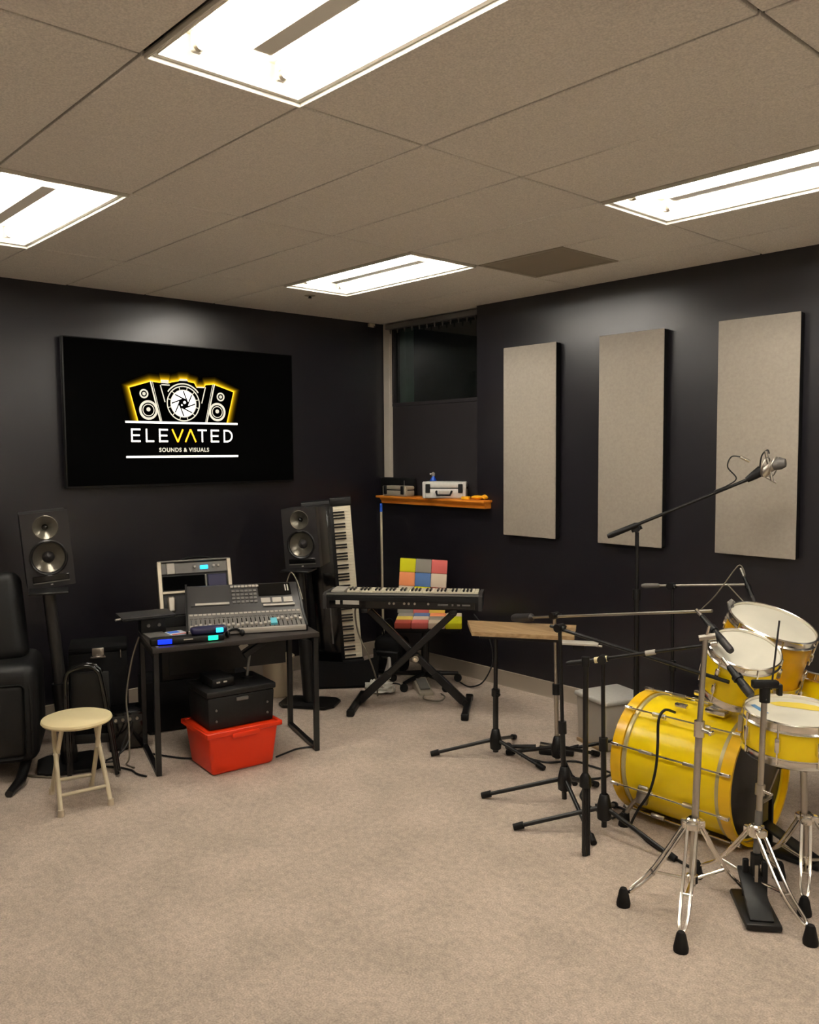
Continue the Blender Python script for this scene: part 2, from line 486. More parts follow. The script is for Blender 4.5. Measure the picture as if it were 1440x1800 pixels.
# ------------------------------------------------------------------ window, trim
win = MB()
WX0, WX1 = .088, 1.19
for c, s in ((((WX0 + WX1) / 2, .135, 2.815), (WX1 - WX0, .05, .05)), (((WX0 + WX1) / 2, .135, 2.155), (WX1 - WX0, .05, .03)),
             ((WX0 + .0125, .135, 2.485), (.025, .05, .63)), ((WX1 - .0125, .135, 2.485), (.025, .05, .63))):
    win.box(c, s, bev=.003, seg=1)
w1 = struct('window_1', win, 'board')
MB().box(((WX0 + WX1) / 2, .14, 2.48), (WX1 - WX0 - .05, .006, .62)).build('pane', 'glass', w1)
MB().box(((WX0 + WX1) / 2, .135, (2.14 + NZ) / 2), (WX1 - WX0, .04, 2.14 - NZ), bev=.003, seg=1).build('lower_panel', 'board', w1)
MB().box((.61, .124, 2.152), (.02, .012, .01)).build('latch', 'lgrey', w1)
MB().box((.12, .26, 2.48), (.07, .1, .74)).build('outer_jamb', 'jamb', w1)
struct('trim_1', MB().box((.046, .115, (NZ + H) / 2), (.082, .06, H - NZ - .004), bev=.003, seg=1), 'white')
struct('pane_backing', MB().box((.6, .6, 2.1), (1.6, .03, 1.9)), 'dgrey')  # added grey sheet behind the glass, stands in for its reflected sheen
bl = thing('blind_headrail', 'grey vertical blind headrail without slats, at the window top', 'blind', (.62, .07, H - .035))
MB().box((0, 0, 0), (1.08, .05, .04), bev=.004).build('rail', 'blind', bl)
for k in range(12):
    x = -.5 + k * .09
    MB().box((x, 0, -.03), (.008, .012, .022)).cyl((x, 0, -.04), (x, 0, -.056), .005).build('slat_carrier', 'blind', bl)

# ------------------------------------------------------------------ acoustic panels
for n, (x, lb) in enumerate(((1.743, 'left grey fabric acoustic panel, the one nearest the window'),
                             (2.572, 'middle grey fabric acoustic panel, between its two neighbours'),
                             (3.402, 'right grey fabric acoustic panel, behind the tall boom microphone'))):
    t = thing('acoustic_panel', lb, 'panel', (x, 0, 1.14), group='grey acoustic panels on the black wall')
    pb = MB().box((0, -.052, .677), (.476, .008, 1.354), bev=.004).build('fabric_face', 'fabric', t)
    MB().box((0, -.0245, .677), (.472, .047, 1.35), bev=.003, seg=1).build('panel_frame', 'soft', t)

# ------------------------------------------------------------------ TV with logo
TV = thing('wall_screen', 'large black flat screen showing a gold and white speaker logo', 'television', (0, -1.793, 1.525))
tb = MB().box((.045, 0, .494), (.04, 1.786, .988), bev=.006).build('housing', 'black', TV)
MB().box((.0655, 0, .497), (.003, 1.766, .966)).build('display', 'screen', TV)
MB().box((.0125, 0, .5), (.025, .5, .4)).build('mount', 'satin', TV)
def LP(cx, cy, k=0):     # logo drawing units -> screen plane
    return Vector((.0672 + k * .0003, (cx - 716) * .001356 - .048, 1.966 - (cy - 537) * .00122 - 1.525))
class Logo(MB):
    def line(s, a, b, w, k=1):
        a, b = LP(*a, k), LP(*b, k); d = (b - a).normalized(); n = Vector((0, -d.z, d.y)) * w * .00065
        return s.quad(a - n, b - n, b + n, a + n)
    def poly(s, pts, k=1):
        return s.quad(*[LP(x, y, k) for x, y in pts])
    def arc(s, c, r, w, k=1, a0=0, a1=360, n=36, sy=1.08):
        pr = None
        for i in range(n + 1):
            a = R(a0 + (a1 - a0) * i / n); cs, sn = math.cos(a), math.sin(a)
            q = (LP(c[0] + cs * (r - w / 2), c[1] + sn * (r - w / 2) * sy, k), LP(c[0] + cs * (r + w / 2), c[1] + sn * (r + w / 2) * sy, k))
            if pr: s.quad(pr[0], pr[1], q[1], q[0])
            pr = q
        return s
    def disc(s, c, r, k=1, n=28, sy=1.08):
        return s.quad(*[LP(c[0] + r * math.cos(2 * math.pi * i / n), c[1] + r * sy * math.sin(2 * math.pi * i / n), k) for i in range(n)])
outline = [(462, 530), (418, 342), (534, 302), (590, 306), (592, 294), (634, 294), (636, 306), (650, 300), (690, 292), (700, 282), (736, 282), (746, 292), (782, 298),
           (794, 324), (838, 322), (846, 306), (896, 300), (1018, 340), (972, 530)]
# soft golden halo behind the emblem, part of the picture on the screen
def halo():
    me = bpy.data.meshes.new('logo_halo'); vs_, fs, gl = [], [], []
    cx, cy = 717, 440
    rows = []
    for off, g in ((-6, 1.0), (0, 1.0), (8, .62), (18, .34), (32, .12), (48, 0.0)):
        row = []
        for i, (x, y) in enumerate(outline):
            a = outline[max(i - 1, 0)]; b = outline[min(i + 1, len(outline) - 1)]
            d = Vector((b[0] - a[0], b[1] - a[1])).normalized(); nx, ny = d.y, -d.x
            row.append(len(vs_)); p = LP(x + nx * off, min(y + ny * off, 532), 0.6); vs_.append(p); gl.append(g)
        rows.append(row)
    for r0, r1 in zip(rows, rows[1:]):
        for i in range(len(r0) - 1):
            fs.append((r0[i], r0[i + 1], r1[i + 1], r1[i]))
    me.from_pydata(vs_, [], fs)
    at = me.attributes.new('glow', 'FLOAT', 'POINT')
    for i, g in enumerate(gl): at.data[i].value = g
    me.materials.append(M['glow'])
    o = bpy.data.objects.new('logo_halo', me); COL.objects.link(o); o.parent = TV
halo()
Logo().poly([(p[0], p[1] + (3 if p[1] < 400 else 0)) for p in outline], 1).build('logo_backdrop', 'logodark', TV, fix=False)
L = Logo()
for (a, b) in zip(outline, outline[1:]): L.line((a[0], a[1] + 3), (b[0], b[1] + 3), 5, 2)
L.build('logo_outline', 'logogold', TV, fix=False)
L = Logo()
L.line((395, 537), (1038, 537), 11, 2); L.line((395, 732), (1038, 732), 11, 2)
L.build('logo_rule', 'logo', TV, fix=False)
L = Logo()
for s in (0, 1):
    mx = (lambda x: x) if s == 0 else (lambda x: 1434 - x)
    L.line((mx(534), 304), (mx(584), 530), 8, 3); L.line((mx(545), 306), (mx(592), 530), 3, 3)
    L.line((mx(588), 324), (mx(612), 420), 6, 3)
    L.arc((mx(498), 377), 20, 8, 3); L.disc((mx(498), 377), 9, 3)
    L.arc((mx(520), 468), 44, 12, 3, sy=1.1); L.arc((mx(520), 468), 30, 4, 3); L.disc((mx(520), 464), 11, 3)
L.poly([(592, 294), (634, 294), (634, 314), (592, 312)], 3); L.poly([(690, 294), (700, 282), (736, 282), (746, 294)], 3)
L.line((594, 322), (640, 322), 6, 3); L.line((794, 326), (838, 326), 6, 3)
L.arc((716, 425), 106, 7, 3, 215, 325); L.arc((716, 425), 92, 6, 3); L.arc((716, 425), 72, 5, 3)
for k in range(12):
    a = R(k * 30 + 15); L.line((716 + 74 * math.cos(a), 425 + 80 * math.sin(a)), (716 + 90 * math.cos(a), 425 + 97 * math.sin(a)), 4, 3)
L.build('logo_emblem', 'logogrey', TV, fix=False)
L = Logo()
L.disc((716, 425), 70, 4); L.build('logo_lens', 'logo', TV, fix=False)
L = Logo()
for k in range(8):
    a = R(k * 45); b = a + R(78)
    L.line((716 + 68 * math.cos(a), 425 + 73 * math.sin(a)), (716 + 24 * math.cos(b), 425 + 26 * math.sin(b)), 7, 5)
L.disc((716, 425), 28, 5); L.build('logo_aperture', 'logodark', TV, fix=False)
L = Logo(); L.disc((722, 418), 8, 6); L.disc((706, 434), 5, 6); L.build('logo_highlight', 'logo', TV, fix=False)
t0, t1, w = 574, 648, 9
def EE(x):
    L = Logo()
    L.line((x, t0), (x, t1), w, 2); L.line((x - 4, t0 + 4), (x + 46, t0 + 4), w, 2); L.line((x - 4, 611), (x + 42, 611), w, 2); L.line((x - 4, t1 - 4), (x + 46, t1 - 4), w, 2)
    L.build('letter', 'logo', TV, fix=False)
EE(428); EE(578); EE(876)
L = Logo(); L.line((506, t0), (506, t1), w, 2); L.line((502, t1 - 4), (547, t1 - 4), w, 2); L.build('letter', 'logo', TV, fix=False)
L = Logo(); L.line((794, t0 + 4), (848, t0 + 4), w, 2); L.line((821, t0), (821, t1), w, 2); L.build('letter', 'logo', TV, fix=False)
L = Logo()
L.line((954, t0), (954, t1), w, 2); L.line((950, t0 + 4), (972, t0 + 4), w, 2); L.line((950, t1 - 4), (972, t1 - 4), w, 2)
L.arc((970, 611), 31, w, 2, -90, 90, 20, sy=1.06)
L.build('letter', 'logo', TV, fix=False)
for y0, y1, x in ((t0, t1, 648), (t1, t0, 722)):
    L = Logo(); L.line((x, y0), (x + 31, y1), w, 2); L.line((x + 31, y1), (x + 61, y0), w, 2)
    L.build('letter', 'logogold', TV, fix=False, label='gold letter')
cu = bpy.data.curves.new('caption', 'FONT'); cu.body = 'SOUNDS & VISUALS'; cu.size = .0395; cu.space_character = 1.14; cu.align_x = 'CENTER'; cu.offset = .0011
tmp = bpy.data.objects.new('caption', cu); COL.objects.link(tmp)
bpy.context.view_layer.update()
me = bpy.data.meshes.new_from_object(tmp.evaluated_get(bpy.context.evaluated_depsgraph_get()))
bpy.data.objects.remove(tmp)
me.transform(Matrix.Translation(LP(716, 704, 2)) @ Matrix(((0, 0, 1, 0), (1, 0, 0, 0), (0, 1, 0, 0), (0, 0, 0, 1))))
me.materials.clear(); me.materials.append(M['logogrey'])
o = bpy.data.objects.new('logo_caption', me); COL.objects.link(o); o.parent = TV

# ------------------------------------------------------------------ shelf (window sill) and the things on it
sh = thing('window_shelf', 'orange wooden window shelf with a moulded front edge', 'shelf', (.72, 0, 1.335))
MB().box((.005, .0, .041), (1.24, .20, .018), bev=.004).build('shelf_board', 'shelf', sh)
MB().prism([(-.092, .032), (-.085, .018), (-.074, .01), (-.07, -.012), (-.002, -.012), (-.002, .032)], -.57, .615,
           Matrix(((0, 0, 1, 0), (1, 0, 0, 0), (0, 1, 0, 0), (0, 0, 0, 1)))).build('moulding', 'shelf', sh)
def case(name, label, loc, rz, w, d, h, m, handle=True):
    t = thing(name, label, 'case', loc, rz)
    MB().box((0, 0, h * .3), (w, d, h * .6), bev=.012).build('case_base', m, t)
    MB().box((0, 0, h * .81), (w, d, h * .38), bev=.012).build('case_lid', m, t)
    MB().box((0, 0, h * .605), (w - .006, d - .006, .008)).build('seam', 'soft', t)
    if handle:
        MB().tube([(-.06, -d / 2, h * .42), (-.06, -d / 2 - .02, h * .4), (-.05, -d / 2 - .025, h * .2), (.05, -d / 2 - .025, h * .2), (.06, -d / 2 - .02, h * .4), (.06, -d / 2, h * .42)], .008).build('handle', 'soft', t)
        MB().box((0, -d / 2 - .003, h * .36), (.08, .006, .022)).build('name_plate', 'lgrey', t)
    for x in (-w * .38, w * .38):
        MB().box((x, -d / 2 - .004, h * .6), (.035, .012, .07), bev=.003, seg=1).build('latch', 'black', t)
    for x in (-w / 2 + .012, w / 2 - .012):
        MB().box((x, -d / 2 + .012, h * .5), (.03, .03, h * 1.01), bev=.006, seg=1).build('corner_rib', m, t)
    return t
case('hard_case', 'white ribbed hard case with black handle, largest on the orange shelf', (.85, .005, 1.386), R(36), .34, .20, .13, 'case')
case('equipment_case', 'low pale grey case at the left end of the orange shelf', (.335, -.04, 1.386), R(2), .27, .11, .085, 'case2', False)
t = thing('black_bag', 'flat black bag behind the low grey case on the shelf', 'bag', (.225, .055, 1.386))
MB().box((0, 0, .075), (.42, .045, .15), bev=.02).build('bag_body', 'soft', t)
MB().box((.1, -.0235, .10), (.006, .004, .05)).build('zip_pull', 'mgrey', t)
t = thing('spray_bottle', 'small blue and white bottle behind the white case', 'bottle', (.62, .085, 1.386))
MB().lathe([(.001, 0), (.026, 0), (.028, .01), (.028, .13), (.012, .16), (.012, .17), (.001, .17)], seg=16).build('bottle_body', 'blue', t)
MB().lathe([(.012, .165), (.015, .17), (.015, .192), (.001, .2)], seg=14).box((0, -.012, .185), (.016, .04, .014)).build('cap', 'lgrey', t)
t = thing('work_glove', 'crumpled yellow work glove lying against the right end of the shelf', 'glove', (1.22, -.03, 1.386), R(15))
MB().ball((0, 0, .017), .05, 1, .8, .32).build('palm', 'orange', t)
for k in range(4): MB().tube(spline([(.03, -.03 + k * .02, .017), (.06, -.035 + k * .022, .022 + .004 * k), (.085, -.04 + k * .02, .014)], 4), .009).build('finger', 'orange', t)
t = thing('tape_roll', 'small flat yellow tape roll in front of the white case', 'tape', (1.13, -.06, 1.386))
MB().lathe([(.014, 0), (.034, 0), (.036, .004), (.036, .018), (.034, .022), (.014, .022), (.014, 0)], seg=24).build('tape', 'orange', t)
MB().lathe([(.012, .001), (.014, .001), (.014, .021), (.012, .021), (.012, .001)], seg=20).build('core', 'cream', t)

# leaning pole in the corner
t = thing('broom_pole', 'thin white pole with a blue top leaning under the shelf corner', 'pole', (.30, -.19, 0))
MB().cyl((0, 0, .0), (-.0605, .037, 1.255), .010).build('shaft', 'creamp', t)
MB().cyl((-.0605, .037, 1.255), (-.064, .04, 1.325), .013, .011).build('grip', 'blue', t, label='blue grip at the top of the pole')

# ------------------------------------------------------------------ studio monitors on stands
def monitor(label, loc, rz, tilt):
    """front faces local -Y; origin at the middle of its underside"""
    t = thing('studio_monitor', label, 'speaker', loc, group='black studio monitors on stands', rot=(0, tilt, rz))
    w, d, h = .25, .27, .42
    XZ = Matrix(((1, 0, 0, 0), (0, 0, 1, 0), (0, 1, 0, 0), (0, 0, 0, 1)))
    MB().box((0, d / 2 + .03, h / 2), (w, d - .06, h), bev=.006).build('cabinet', 'cabinet', t)
    MB().plate((w, h), [(0, .165, .094), (0, .335, .064)], 0, .062, XZ).build('baffle', 'cabinet', t)
    MB().lathe([(.084, .004), (.088, -.004), (.095, -.007), (.101, -.003), (.101, .004)], (0, 0, .165), (0, 1, 0), 40).build('woofer_surround', 'satin', t)
    wc = MB().lathe([(.032, .046), (.06, .03), (.084, .006), (.092, .006)], (0, 0, .165), (0, 1, 0), 40).build('woofer_cone', 'cone', t)
    MB().lathe([(.001, .02), (.018, .026), (.034, .047)], (0, 0, .165), (0, 1, 0), 32).build('dust_cap', 'slate', wc)
    wg = MB().lathe([(.016, .036), (.028, .026), (.05, .006), (.064, -.003), (.068, -.002), (.068, .003)], (0, 0, .335), (0, 1, 0), 36).build('tweeter_waveguide', 'cone', t)
    MB().lathe([(.001, .016), (.010, .02), (.018, .037)], (0, 0, .335), (0, 1, 0), 20).build('tweeter_dome', 'gloss', wg)
    MB().box((0, -.002, .05), (.19, .008, .035), bev=.003, seg=1).build('port_slot', 'gloss', t)
    MB().box((0, -.003, .028), (.19, .008, .005)).build('trim_line', 'mgrey', t)
    MB().box((0, -.003, .258), (.03, .006, .006)).build('badge', 'lgrey', t)
    MB().box((0, -.003, .014), (.012, .006, .006)).build('power_light', 'lgrey', t)
    return t
def stand(label, loc, top, lean, rz, rp=.033, wide=True):
    t = thing('speaker_stand', label, 'stand', loc, rz, group='black speaker stands')
    if wide: poly = [(-.17, -.11), (-.12, -.16), (.12, -.16), (.17, -.11), (.17, .11), (.12, .16), (-.12, .16), (-.17, .11)]
    else: poly = [(-.2, -.08), (-.15, -.13), (.15, -.13), (.2, -.07), (.2, .08), (.15, .13), (-.15, .13), (-.2, .08)]
    MB().prism(poly, .004, .022, bev=.003).build('base_plate', 'black', t)
    MB().cyl((0, 0, .022), (lean[0] * .48, lean[1] * .48, top * .48), rp + .012, seg=20).build('lower_column', 'black', t)
    MB().cyl((lean[0] * .46, lean[1] * .46, top * .46), (lean[0], lean[1], top - .012), rp, seg=20).build('upper_column', 'column', t)
    MB().box((lean[0], lean[1], top - .006), (.2, .2, .012), bev=.003, seg=1).build('top_plate', 'black', t)
    for sx in (-1, 1):
        for sy in (-1, 1): MB().cyl((sx * .12, sy * .1, 0), (sx * .12, sy * .1, .006), .014).build('rubber_foot', 'rubber', t)
    return t
stand('left black speaker stand, hexagonal base behind the cream stool', (.90, -3.03, 0), 1.005, (-.08, -.03), R(70))
monitor('left studio monitor with silver cones, above the cream stool', (.807, -3.062, 1.008), R(74), R(-4.5))
stand('right black speaker stand, base plate beside the desk leg', (.86, -1.35, 0), .945, (-.065, .0), R(35), wide=False)
monitor('right studio monitor in front of the upright piano keys', (.795, -1.345, .948), R(38), R(-4))

# ------------------------------------------------------------------ cream folding stool
st = thing('folding_stool', 'cream folding stool with round seat on the carpet', 'stool', (1.43, -3.187, 0), R(80))
MB().lathe([(.001, .405), (.15, .405), (.164, .411), (.170, .42), (.166, .43), (.15, .436), (.001, .438)], seg=48).build('seat', 'seat', st)
fr = {(-1, 0): (-.115, -.152), (1, 0): (.122, -.14), (-1, 1): (-.10, .17), (1, 1): (.09, .14)}
for s in (-1, 1):
    MB().tube([(fr[(s, 0)][0], fr[(s, 0)][1], .012), (s * .105, .0, .26), (s * .1, .075, .395), (s * .1, .08, .405)], .0115, seg=12).build('leg', 'cream', st)
    MB().tube([(fr[(s, 1)][0], fr[(s, 1)][1], .012), (s * .095, .0, .27), (s * .09, -.085, .395), (s * .09, -.09, .405)], .0115, seg=12).build('leg', 'cream', st)
for k in (0, 1):
    a, b = Vector((*fr[(-1, k)], .012)), Vector((*fr[(1, k)], .012))
    top = [Vector((s * (.105 if k == 0 else .095), 0, .26)) for s in (-1, 1)]
    MB().cyl(a.lerp(top[0], .3), b.lerp(top[1], .3), .009, seg=10).build('crossbar', 'cream', st)
    for q in (a, b): MB().cyl(Vector((q.x, q.y, 0)), q + Vector((0, 0, .02)), .0165, .014).build('foot_cap', 'creamp', st)
for s in (-1, 1): MB().cyl((s * .085, 0, .262), (s * .118, 0, .262), .008).build('pivot', 'steel', st)

# ------------------------------------------------------------------ desk
DO, DR = (1.278, -2.23, 0), R(72.97)
dk = thing('desk', 'black desk with sled legs carrying the mixing console', 'desk', DO, DR)
DW, DD, DZ = .472, .275, .705
MB().box((0, 0, DZ - .014), (2 * DW, 2 * DD, .028), bev=.004).build('desk_top', 'desk', dk)
for s in (-1, 1):
    for y in (-DD + .02, DD - .02): MB().box((s * (DW - .02), y, (DZ - .028) / 2), (.03, .03, DZ - .028), bev=.003, seg=1).build('leg', 'satin', dk)
    MB().box((s * (DW - .02), 0, .0125), (.03, 2 * DD - .07, .025), bev=.002, seg=1).build('runner', 'satin', dk)
    MB().box((s * (DW - .02), 0, DZ - .043), (.03, 2 * DD - .07, .03)).build('side_rail', 'satin', dk)
MB().box((0.06, DD - .03, DZ - .16), (2 * DW - .22, .012, .25)).build('modesty_panel', 'black', dk)
MB().box((-DW + .03, -DD + .035, DZ + .0015), (.014, .014, .003)).build('sticker', 'lgrey', dk)

DM = Matrix.Translation(DO) @ Matrix.Rotation(DR, 4, 'Z')
def D(x, y, z=DZ): return DM @ Vector((x, y, z))
# mixing console
mx = thing('mixing_console', 'wide grey digital mixing console with rows of faders, on the desk', 'mixer', D(.09, -.125), DR - R(10.3))
W2 = .335
prof = [(0, .002), (0, .03), (.20, .095), (.225, .125), (.41, .225), (.44, .225), (.44, .002)]
MB().prism(prof, -W2, W2, Matrix(((0, 0, 1, 0), (1, 0, 0, 0), (0, 1, 0, 0), (0, 0, 0, 1)))).build('console_body', 'slate', mx)
def sl(x, t, up=0.0):          # fader slope, t 0..1
    return Vector((x, .2 * t - up * .31, .03 + .065 * t + up * .95))
def su(x, t, up=0.0):          # upper slope
    return Vector((x, .225 + .185 * t - up * .475, .125 + .1 * t + up * .88))
def slab(f, x0, x1, t0, t1, h):
    b = MB(); lo = [f(x0, t0, 0), f(x1, t0, 0), f(x1, t1, 0), f(x0, t1, 0)]; hi = [f(x0, t0, h), f(x1, t0, h), f(x1, t1, h), f(x0, t1, h)]
    b.quad(*hi); 
    for k in range(4): b.quad(lo[k], lo[(k + 1) % 4], hi[(k + 1) % 4], hi[k])
    return b
def slabs(f, cells, h):
    b = MB()
    for c in cells:
        q = slab(f, *c, h); me = bpy.data.meshes.new('t'); q.bm.to_mesh(me); q.bm.free(); b.bm.from_mesh(me); bpy.data.meshes.remove(me)
    return b
for s in (-1, 1):
    MB().prism([(-.004, 0), (-.006, .034), (.2, .102), (.225, .132), (.41, .236), (.45, .236), (.45, 0)], -.006, .006,
               Matrix(((0, 0, 1, s * (W2 + .006)), (1, 0, 0, 0), (0, 1, 0, 0), (0, 0, 0, 1)))).build('end_cheek', 'black', mx)
MB().box((0, -.006, .02), (2 * W2, .014, .03), bev=.004).build('front_lip', 'lgrey', mx)
slab(sl, -.333, .333, .03, .99, .0006).build('fader_panel', 'mgrey', mx)
slab(su, -.315, -.09, .06, .97, .004).build('touch_screen', 'dgrey', mx)
slab(su, -.29, -.09, .08, .17, .007).build('screen_ledge', 'lgrey', mx)
slab(su, .09, .29, .42, .98, .004).build('meter_display', 'gloss', mx)
slabs(su, [(-.07 + .026 * i, -.052 + .026 * i, .12 + .17 * j, .22 + .17 * j) for i in range(6) for j in range(4)], .005).build('key_button', 'mgrey', mx, kind='stuff')
slabs(su, [(-.075 + .022 * i, -.058 + .022 * i, .86, .95) for i in range(8)], .005).build('scene_button', 'lgrey', mx, kind='stuff')
slabs(su, [(.10 + .068 * i, .155 + .068 * i, .08, .3) for i in range(3)], .005).build('scribble_strip', 'lgrey', mx)
slabs(su, [(.255, .262, .6, .9), (.27, .277, .6, .9)], .006).build('meter_led', 'lgrey', mx)
slabs(sl, [(-.325 + .0262 * i, -.306 + .0262 * i, .86, .95) for i in range(25)], .003).build('channel_button', 'lgrey', mx, kind='stuff')
slabs(sl, [(-.325 + .0262 * i, -.306 + .0262 * i, .68, .74) for i in range(25)], .004).build('mute_button', 'mgrey', mx, kind='stuff')
slabs(sl, [(-.319 + .0262 * i, -.314 + .0262 * i, .08, .62) for i in range(25)], .0008).build('fader_slot', 'gloss', mx, kind='stuff')
slabs(sl, [(-.324 + .0262 * i, -.309 + .0262 * i, t, t + .12) for i, t in enumerate([.1 + .02 * ((i * 7) % 5) if i < 18 else .3 + .05 * (i % 3) for i in range(25)])], .013).build('fader_cap', 'lgrey', mx, kind='stuff')
slab(sl, .135, .172, .12, .42, .015).build('marked_fader', 'sky', mx, label='bright turquoise label between the faders')
slab(su, .11, .30, -.06, .02, .003).build('strip_label', 'lgrey', mx)
MB().tube(spline([(.27, .42, .2), (.30, .40, .29), (.325, .30, .25), (.345, .2, .15)], 8), .004).build('lead', 'cablegrey', mx)

# desktop devices
t = thing('control_pad', 'low black control pad with blue and green lit squares at desk edge', 'controller', D(-.27, -.19), DR + R(-3))
MB().box((0, 0, .018), (.40, .085, .036), bev=.01).build('pad_body', 'black', t)
MB().box((-.125, -.0425, .021), (.075, .004, .026), bev=.0015, seg=1).build('lit_pad', 'royal', t, label='blue lit pad')
MB().box((.135, -.0425, .021), (.055, .004, .026), bev=.0015, seg=1).build('lit_pad', 'teal', t, label='green lit pad')
MB().box((.0, -.0425, .024), (.05, .003, .006)).build('lettering', 'lgrey', t)
t = thing('pedal_unit', 'dark blue rounded unit with a cyan light, resting on the lit pad', 'controller', D(-.15, -.185, DZ + .036), DR + R(-3))
MB().box((0, 0, .021), (.20, .075, .042), bev=.017, seg=3).build('unit_body', 'navy', t)
MB().box((.055, -.034, .022), (.042, .014, .026), bev=.005).build('lit_window', 'cyan', t, label='cyan lit window')
t = thing('headphones', 'small folded black headphones lying on the desk front', 'headphones', D(.0, -.165), DR)
MB().tube(spline([(-.04, 0, .016), (-.02, .03, .03), (.02, .03, .035), (.045, 0, .02)], 6), .007).build('headband', 'soft', t)
for s in (-1, 1): MB().ball((s * .042, -.01, .02), .022, .7, 1, .9).build('ear_cup', 'black', t)
t = thing('flat_folder', 'grey flat folder on the left end of the desk', 'folder', D(-.40, .07), DR + R(6))
MB().box((0, 0, .004), (.11, .2, .008), bev=.002, seg=1).build('cover', 'mgrey', t)
t = thing('printed_packet', 'coloured blue, white and red printed packet beside the console', 'packet', D(-.29, .02), DR + R(12))
MB().box((0, 0, .008), (.1, .12, .016), bev=.004).build('wrapper', 'paper', t)
MB().box((-.012, .02, .0168), (.06, .05, .0016)).build('print', 'paperblue', t)
MB().box((.0, -.047, .0168), (.09, .02, .0016)).build('print', 'paperred', t)
t = thing('interface_box', 'black audio box at the rear left of the desk under the laptop', 'device', D(-.40, .2), DR)
MB().box((0, 0, .045), (.14, .13, .09), bev=.004).build('box_body', 'black', t)
MB().cyl((-.03, -.066, .05), (-.03, -.078, .05), .01).cyl((.03, -.066, .05), (.03, -.078, .05), .01).build('dial', 'mgrey', t)
t = thing('laptop', 'closed dark grey laptop jutting past the rear left desk corner', 'laptop', D(-.435, .2, DZ + .09), DR + R(4))
MB().box((0, 0, .006), (.30, .21, .011), bev=.004).build('laptop_base', 'black', t)
MB().box((0, 0, .016), (.30, .21, .008), bev=.003).build('laptop_lid', 'dgrey', t)
MB().cyl((-.155, -.07, .012), (-.185, -.085, .012), .006).build('plug', 'lgrey', t)

# rack case behind the desk, its top bay tilted back
rk = thing('rack_case', 'tilted rack case with pale metal edges standing behind the console', 'rack', D(-.075, .60, 0), DR)
MB().box((0, .03, .53), (.46, .30, .41), bev=.006).build('case_body', 'black', rk)
MB().box((-.01, .03, .168), (.66, .30, .314), bev=.006).build('shade_box', 'soft', rk)  # added dark box, stands in for the shade along the wall foot
for sx in (-1, 1):
    for sy in (-.12, .18): MB().cyl((sx * .29 - .01, sy + .0, 0), (sx * .29 - .01, sy + .0, .012), .02).build('rubber_foot', 'rubber', rk)
tm = Matrix.Translation((0, -.12, .735)) @ Matrix.Rotation(R(-16), 4, 'X')
def rb(c, s, b=.003):
    return MB().box(tm @ Vector(c), s, rot=tm.to_3x3(), bev=b, seg=1)
rb((0, .08, .17), (.44, .15, .33)).build('tilted_bay', 'dgrey', rk)
for x in (-.22, .22): rb((x, -.002, .17), (.025, .03, .35)).build('edge_rail', 'alu', rk)
rb((0, -.002, .342), (.455, .03, .012)).build('edge_rail', 'mgrey', rk)
rb((0, -.002, .145), (.43, .02, .018)).build('edge_rail', 'alu', rk)
rb((-.07, .0, .205), (.26, .014, .085)).build('rack_screen', 'screen', rk)
rb((.14, .0, .205), (.12, .014, .085)).build('rack_screen', 'navy', rk)
rb((.068, -.002, .205), (.006, .016, .09)).build('divider', 'lgrey', rk)
rb((0, -.002, .295), (.42, .014, .07)).build('rack_panel', 'mgrey', rk)
rb((-.15, -.012, .295), (.05, .012, .07)).build('white_label', 'lgrey', rk)
rb((.06, -.012, .295), (.05, .012, .024)).build('lit_display', 'cyan', rk)
for x in (0.0, .12, .15): rb((x, -.014, .3), (.016, .014, .016)).build('knob', 'lgrey', rk)
rb((-.16, -.01, .07), (.05, .03, .1), .01).build('corner_latch', 'steel', rk)
rb((.11, -.012, .146), (.06, .012, .022)).build('lit_display', 'navy', rk)
MB().tube(spline([tm @ Vector((-.1, .05, .342)), tm @ Vector((-.02, .05, .37)), tm @ Vector((.08, .05, .37)), tm @ Vector((.14, .05, .342))], 6), .008).build('carry_handle', 'soft', rk)

# under the desk: red bin, black crate, small gear
rbn = thing('red_storage_bin', 'open red plastic storage bin on the carpet under the desk', 'bin', (1.478, -2.335, 0), R(84))
w, d, h = .42, .345, .245
MB().box((0, 0, h / 2), (w, d, h), bev=.02, taper=.87, seg=3).build('tub', 'red', rbn)
rim = MB()
for sx, sy, lx, ly in ((0, 1, w + .03, .02), (0, -1, w + .03, .02), (1, 0, .02, d - .01), (-1, 0, .02, d - .01)):
    rim.box((sx * (w / 2 + .005), sy * (d / 2 + .005), h - .012), (lx, ly, .028), bev=.004, seg=1)
rim.build('rim', 'red', rbn)
for s in (-1, 1): MB().box((0, s * (d / 2 + .016), h - .03), (.16, .02, .024), bev=.005).build('grip', 'red', rbn)
ck = thing('black_crate', 'black lidded crate stacked on the red bin under the desk', 'crate', (1.470, -2.33, .247), R(82))
MB().box((0, 0, .09), (.395, .31, .18), bev=.012, taper=.96).build('crate_body', 'leather', ck)
MB().box((0, 0, .198), (.41, .325, .035), bev=.01).build('lid', 'black', ck)
MB().box((0, -.160, .155), (.07, .012, .02), bev=.003, seg=1).build('clasp', 'mgrey', ck)
for x in (-.15, .15):
    for z in (.05, .11): MB().cyl((x, -.155, z), (x, -.162, z), .006).build('rivet', 'mgrey', ck)
t = thing('power_supply', 'flat black power unit with small lights, on the crate lid', 'device', (1.455, -2.41, .463), R(82))
MB().box((0, 0, .025), (.13, .2, .05), bev=.008).build('unit_body', 'black', t)
for x in (-.03, .01): MB().box((x, -.101, .03), (.02, .004, .008)).build('small_light', 'lgrey', t)
t = thing('clip_lamp', 'black angled bracket with a grey post standing on the crate', 'bracket', (1.455, -2.215, .463), R(80))
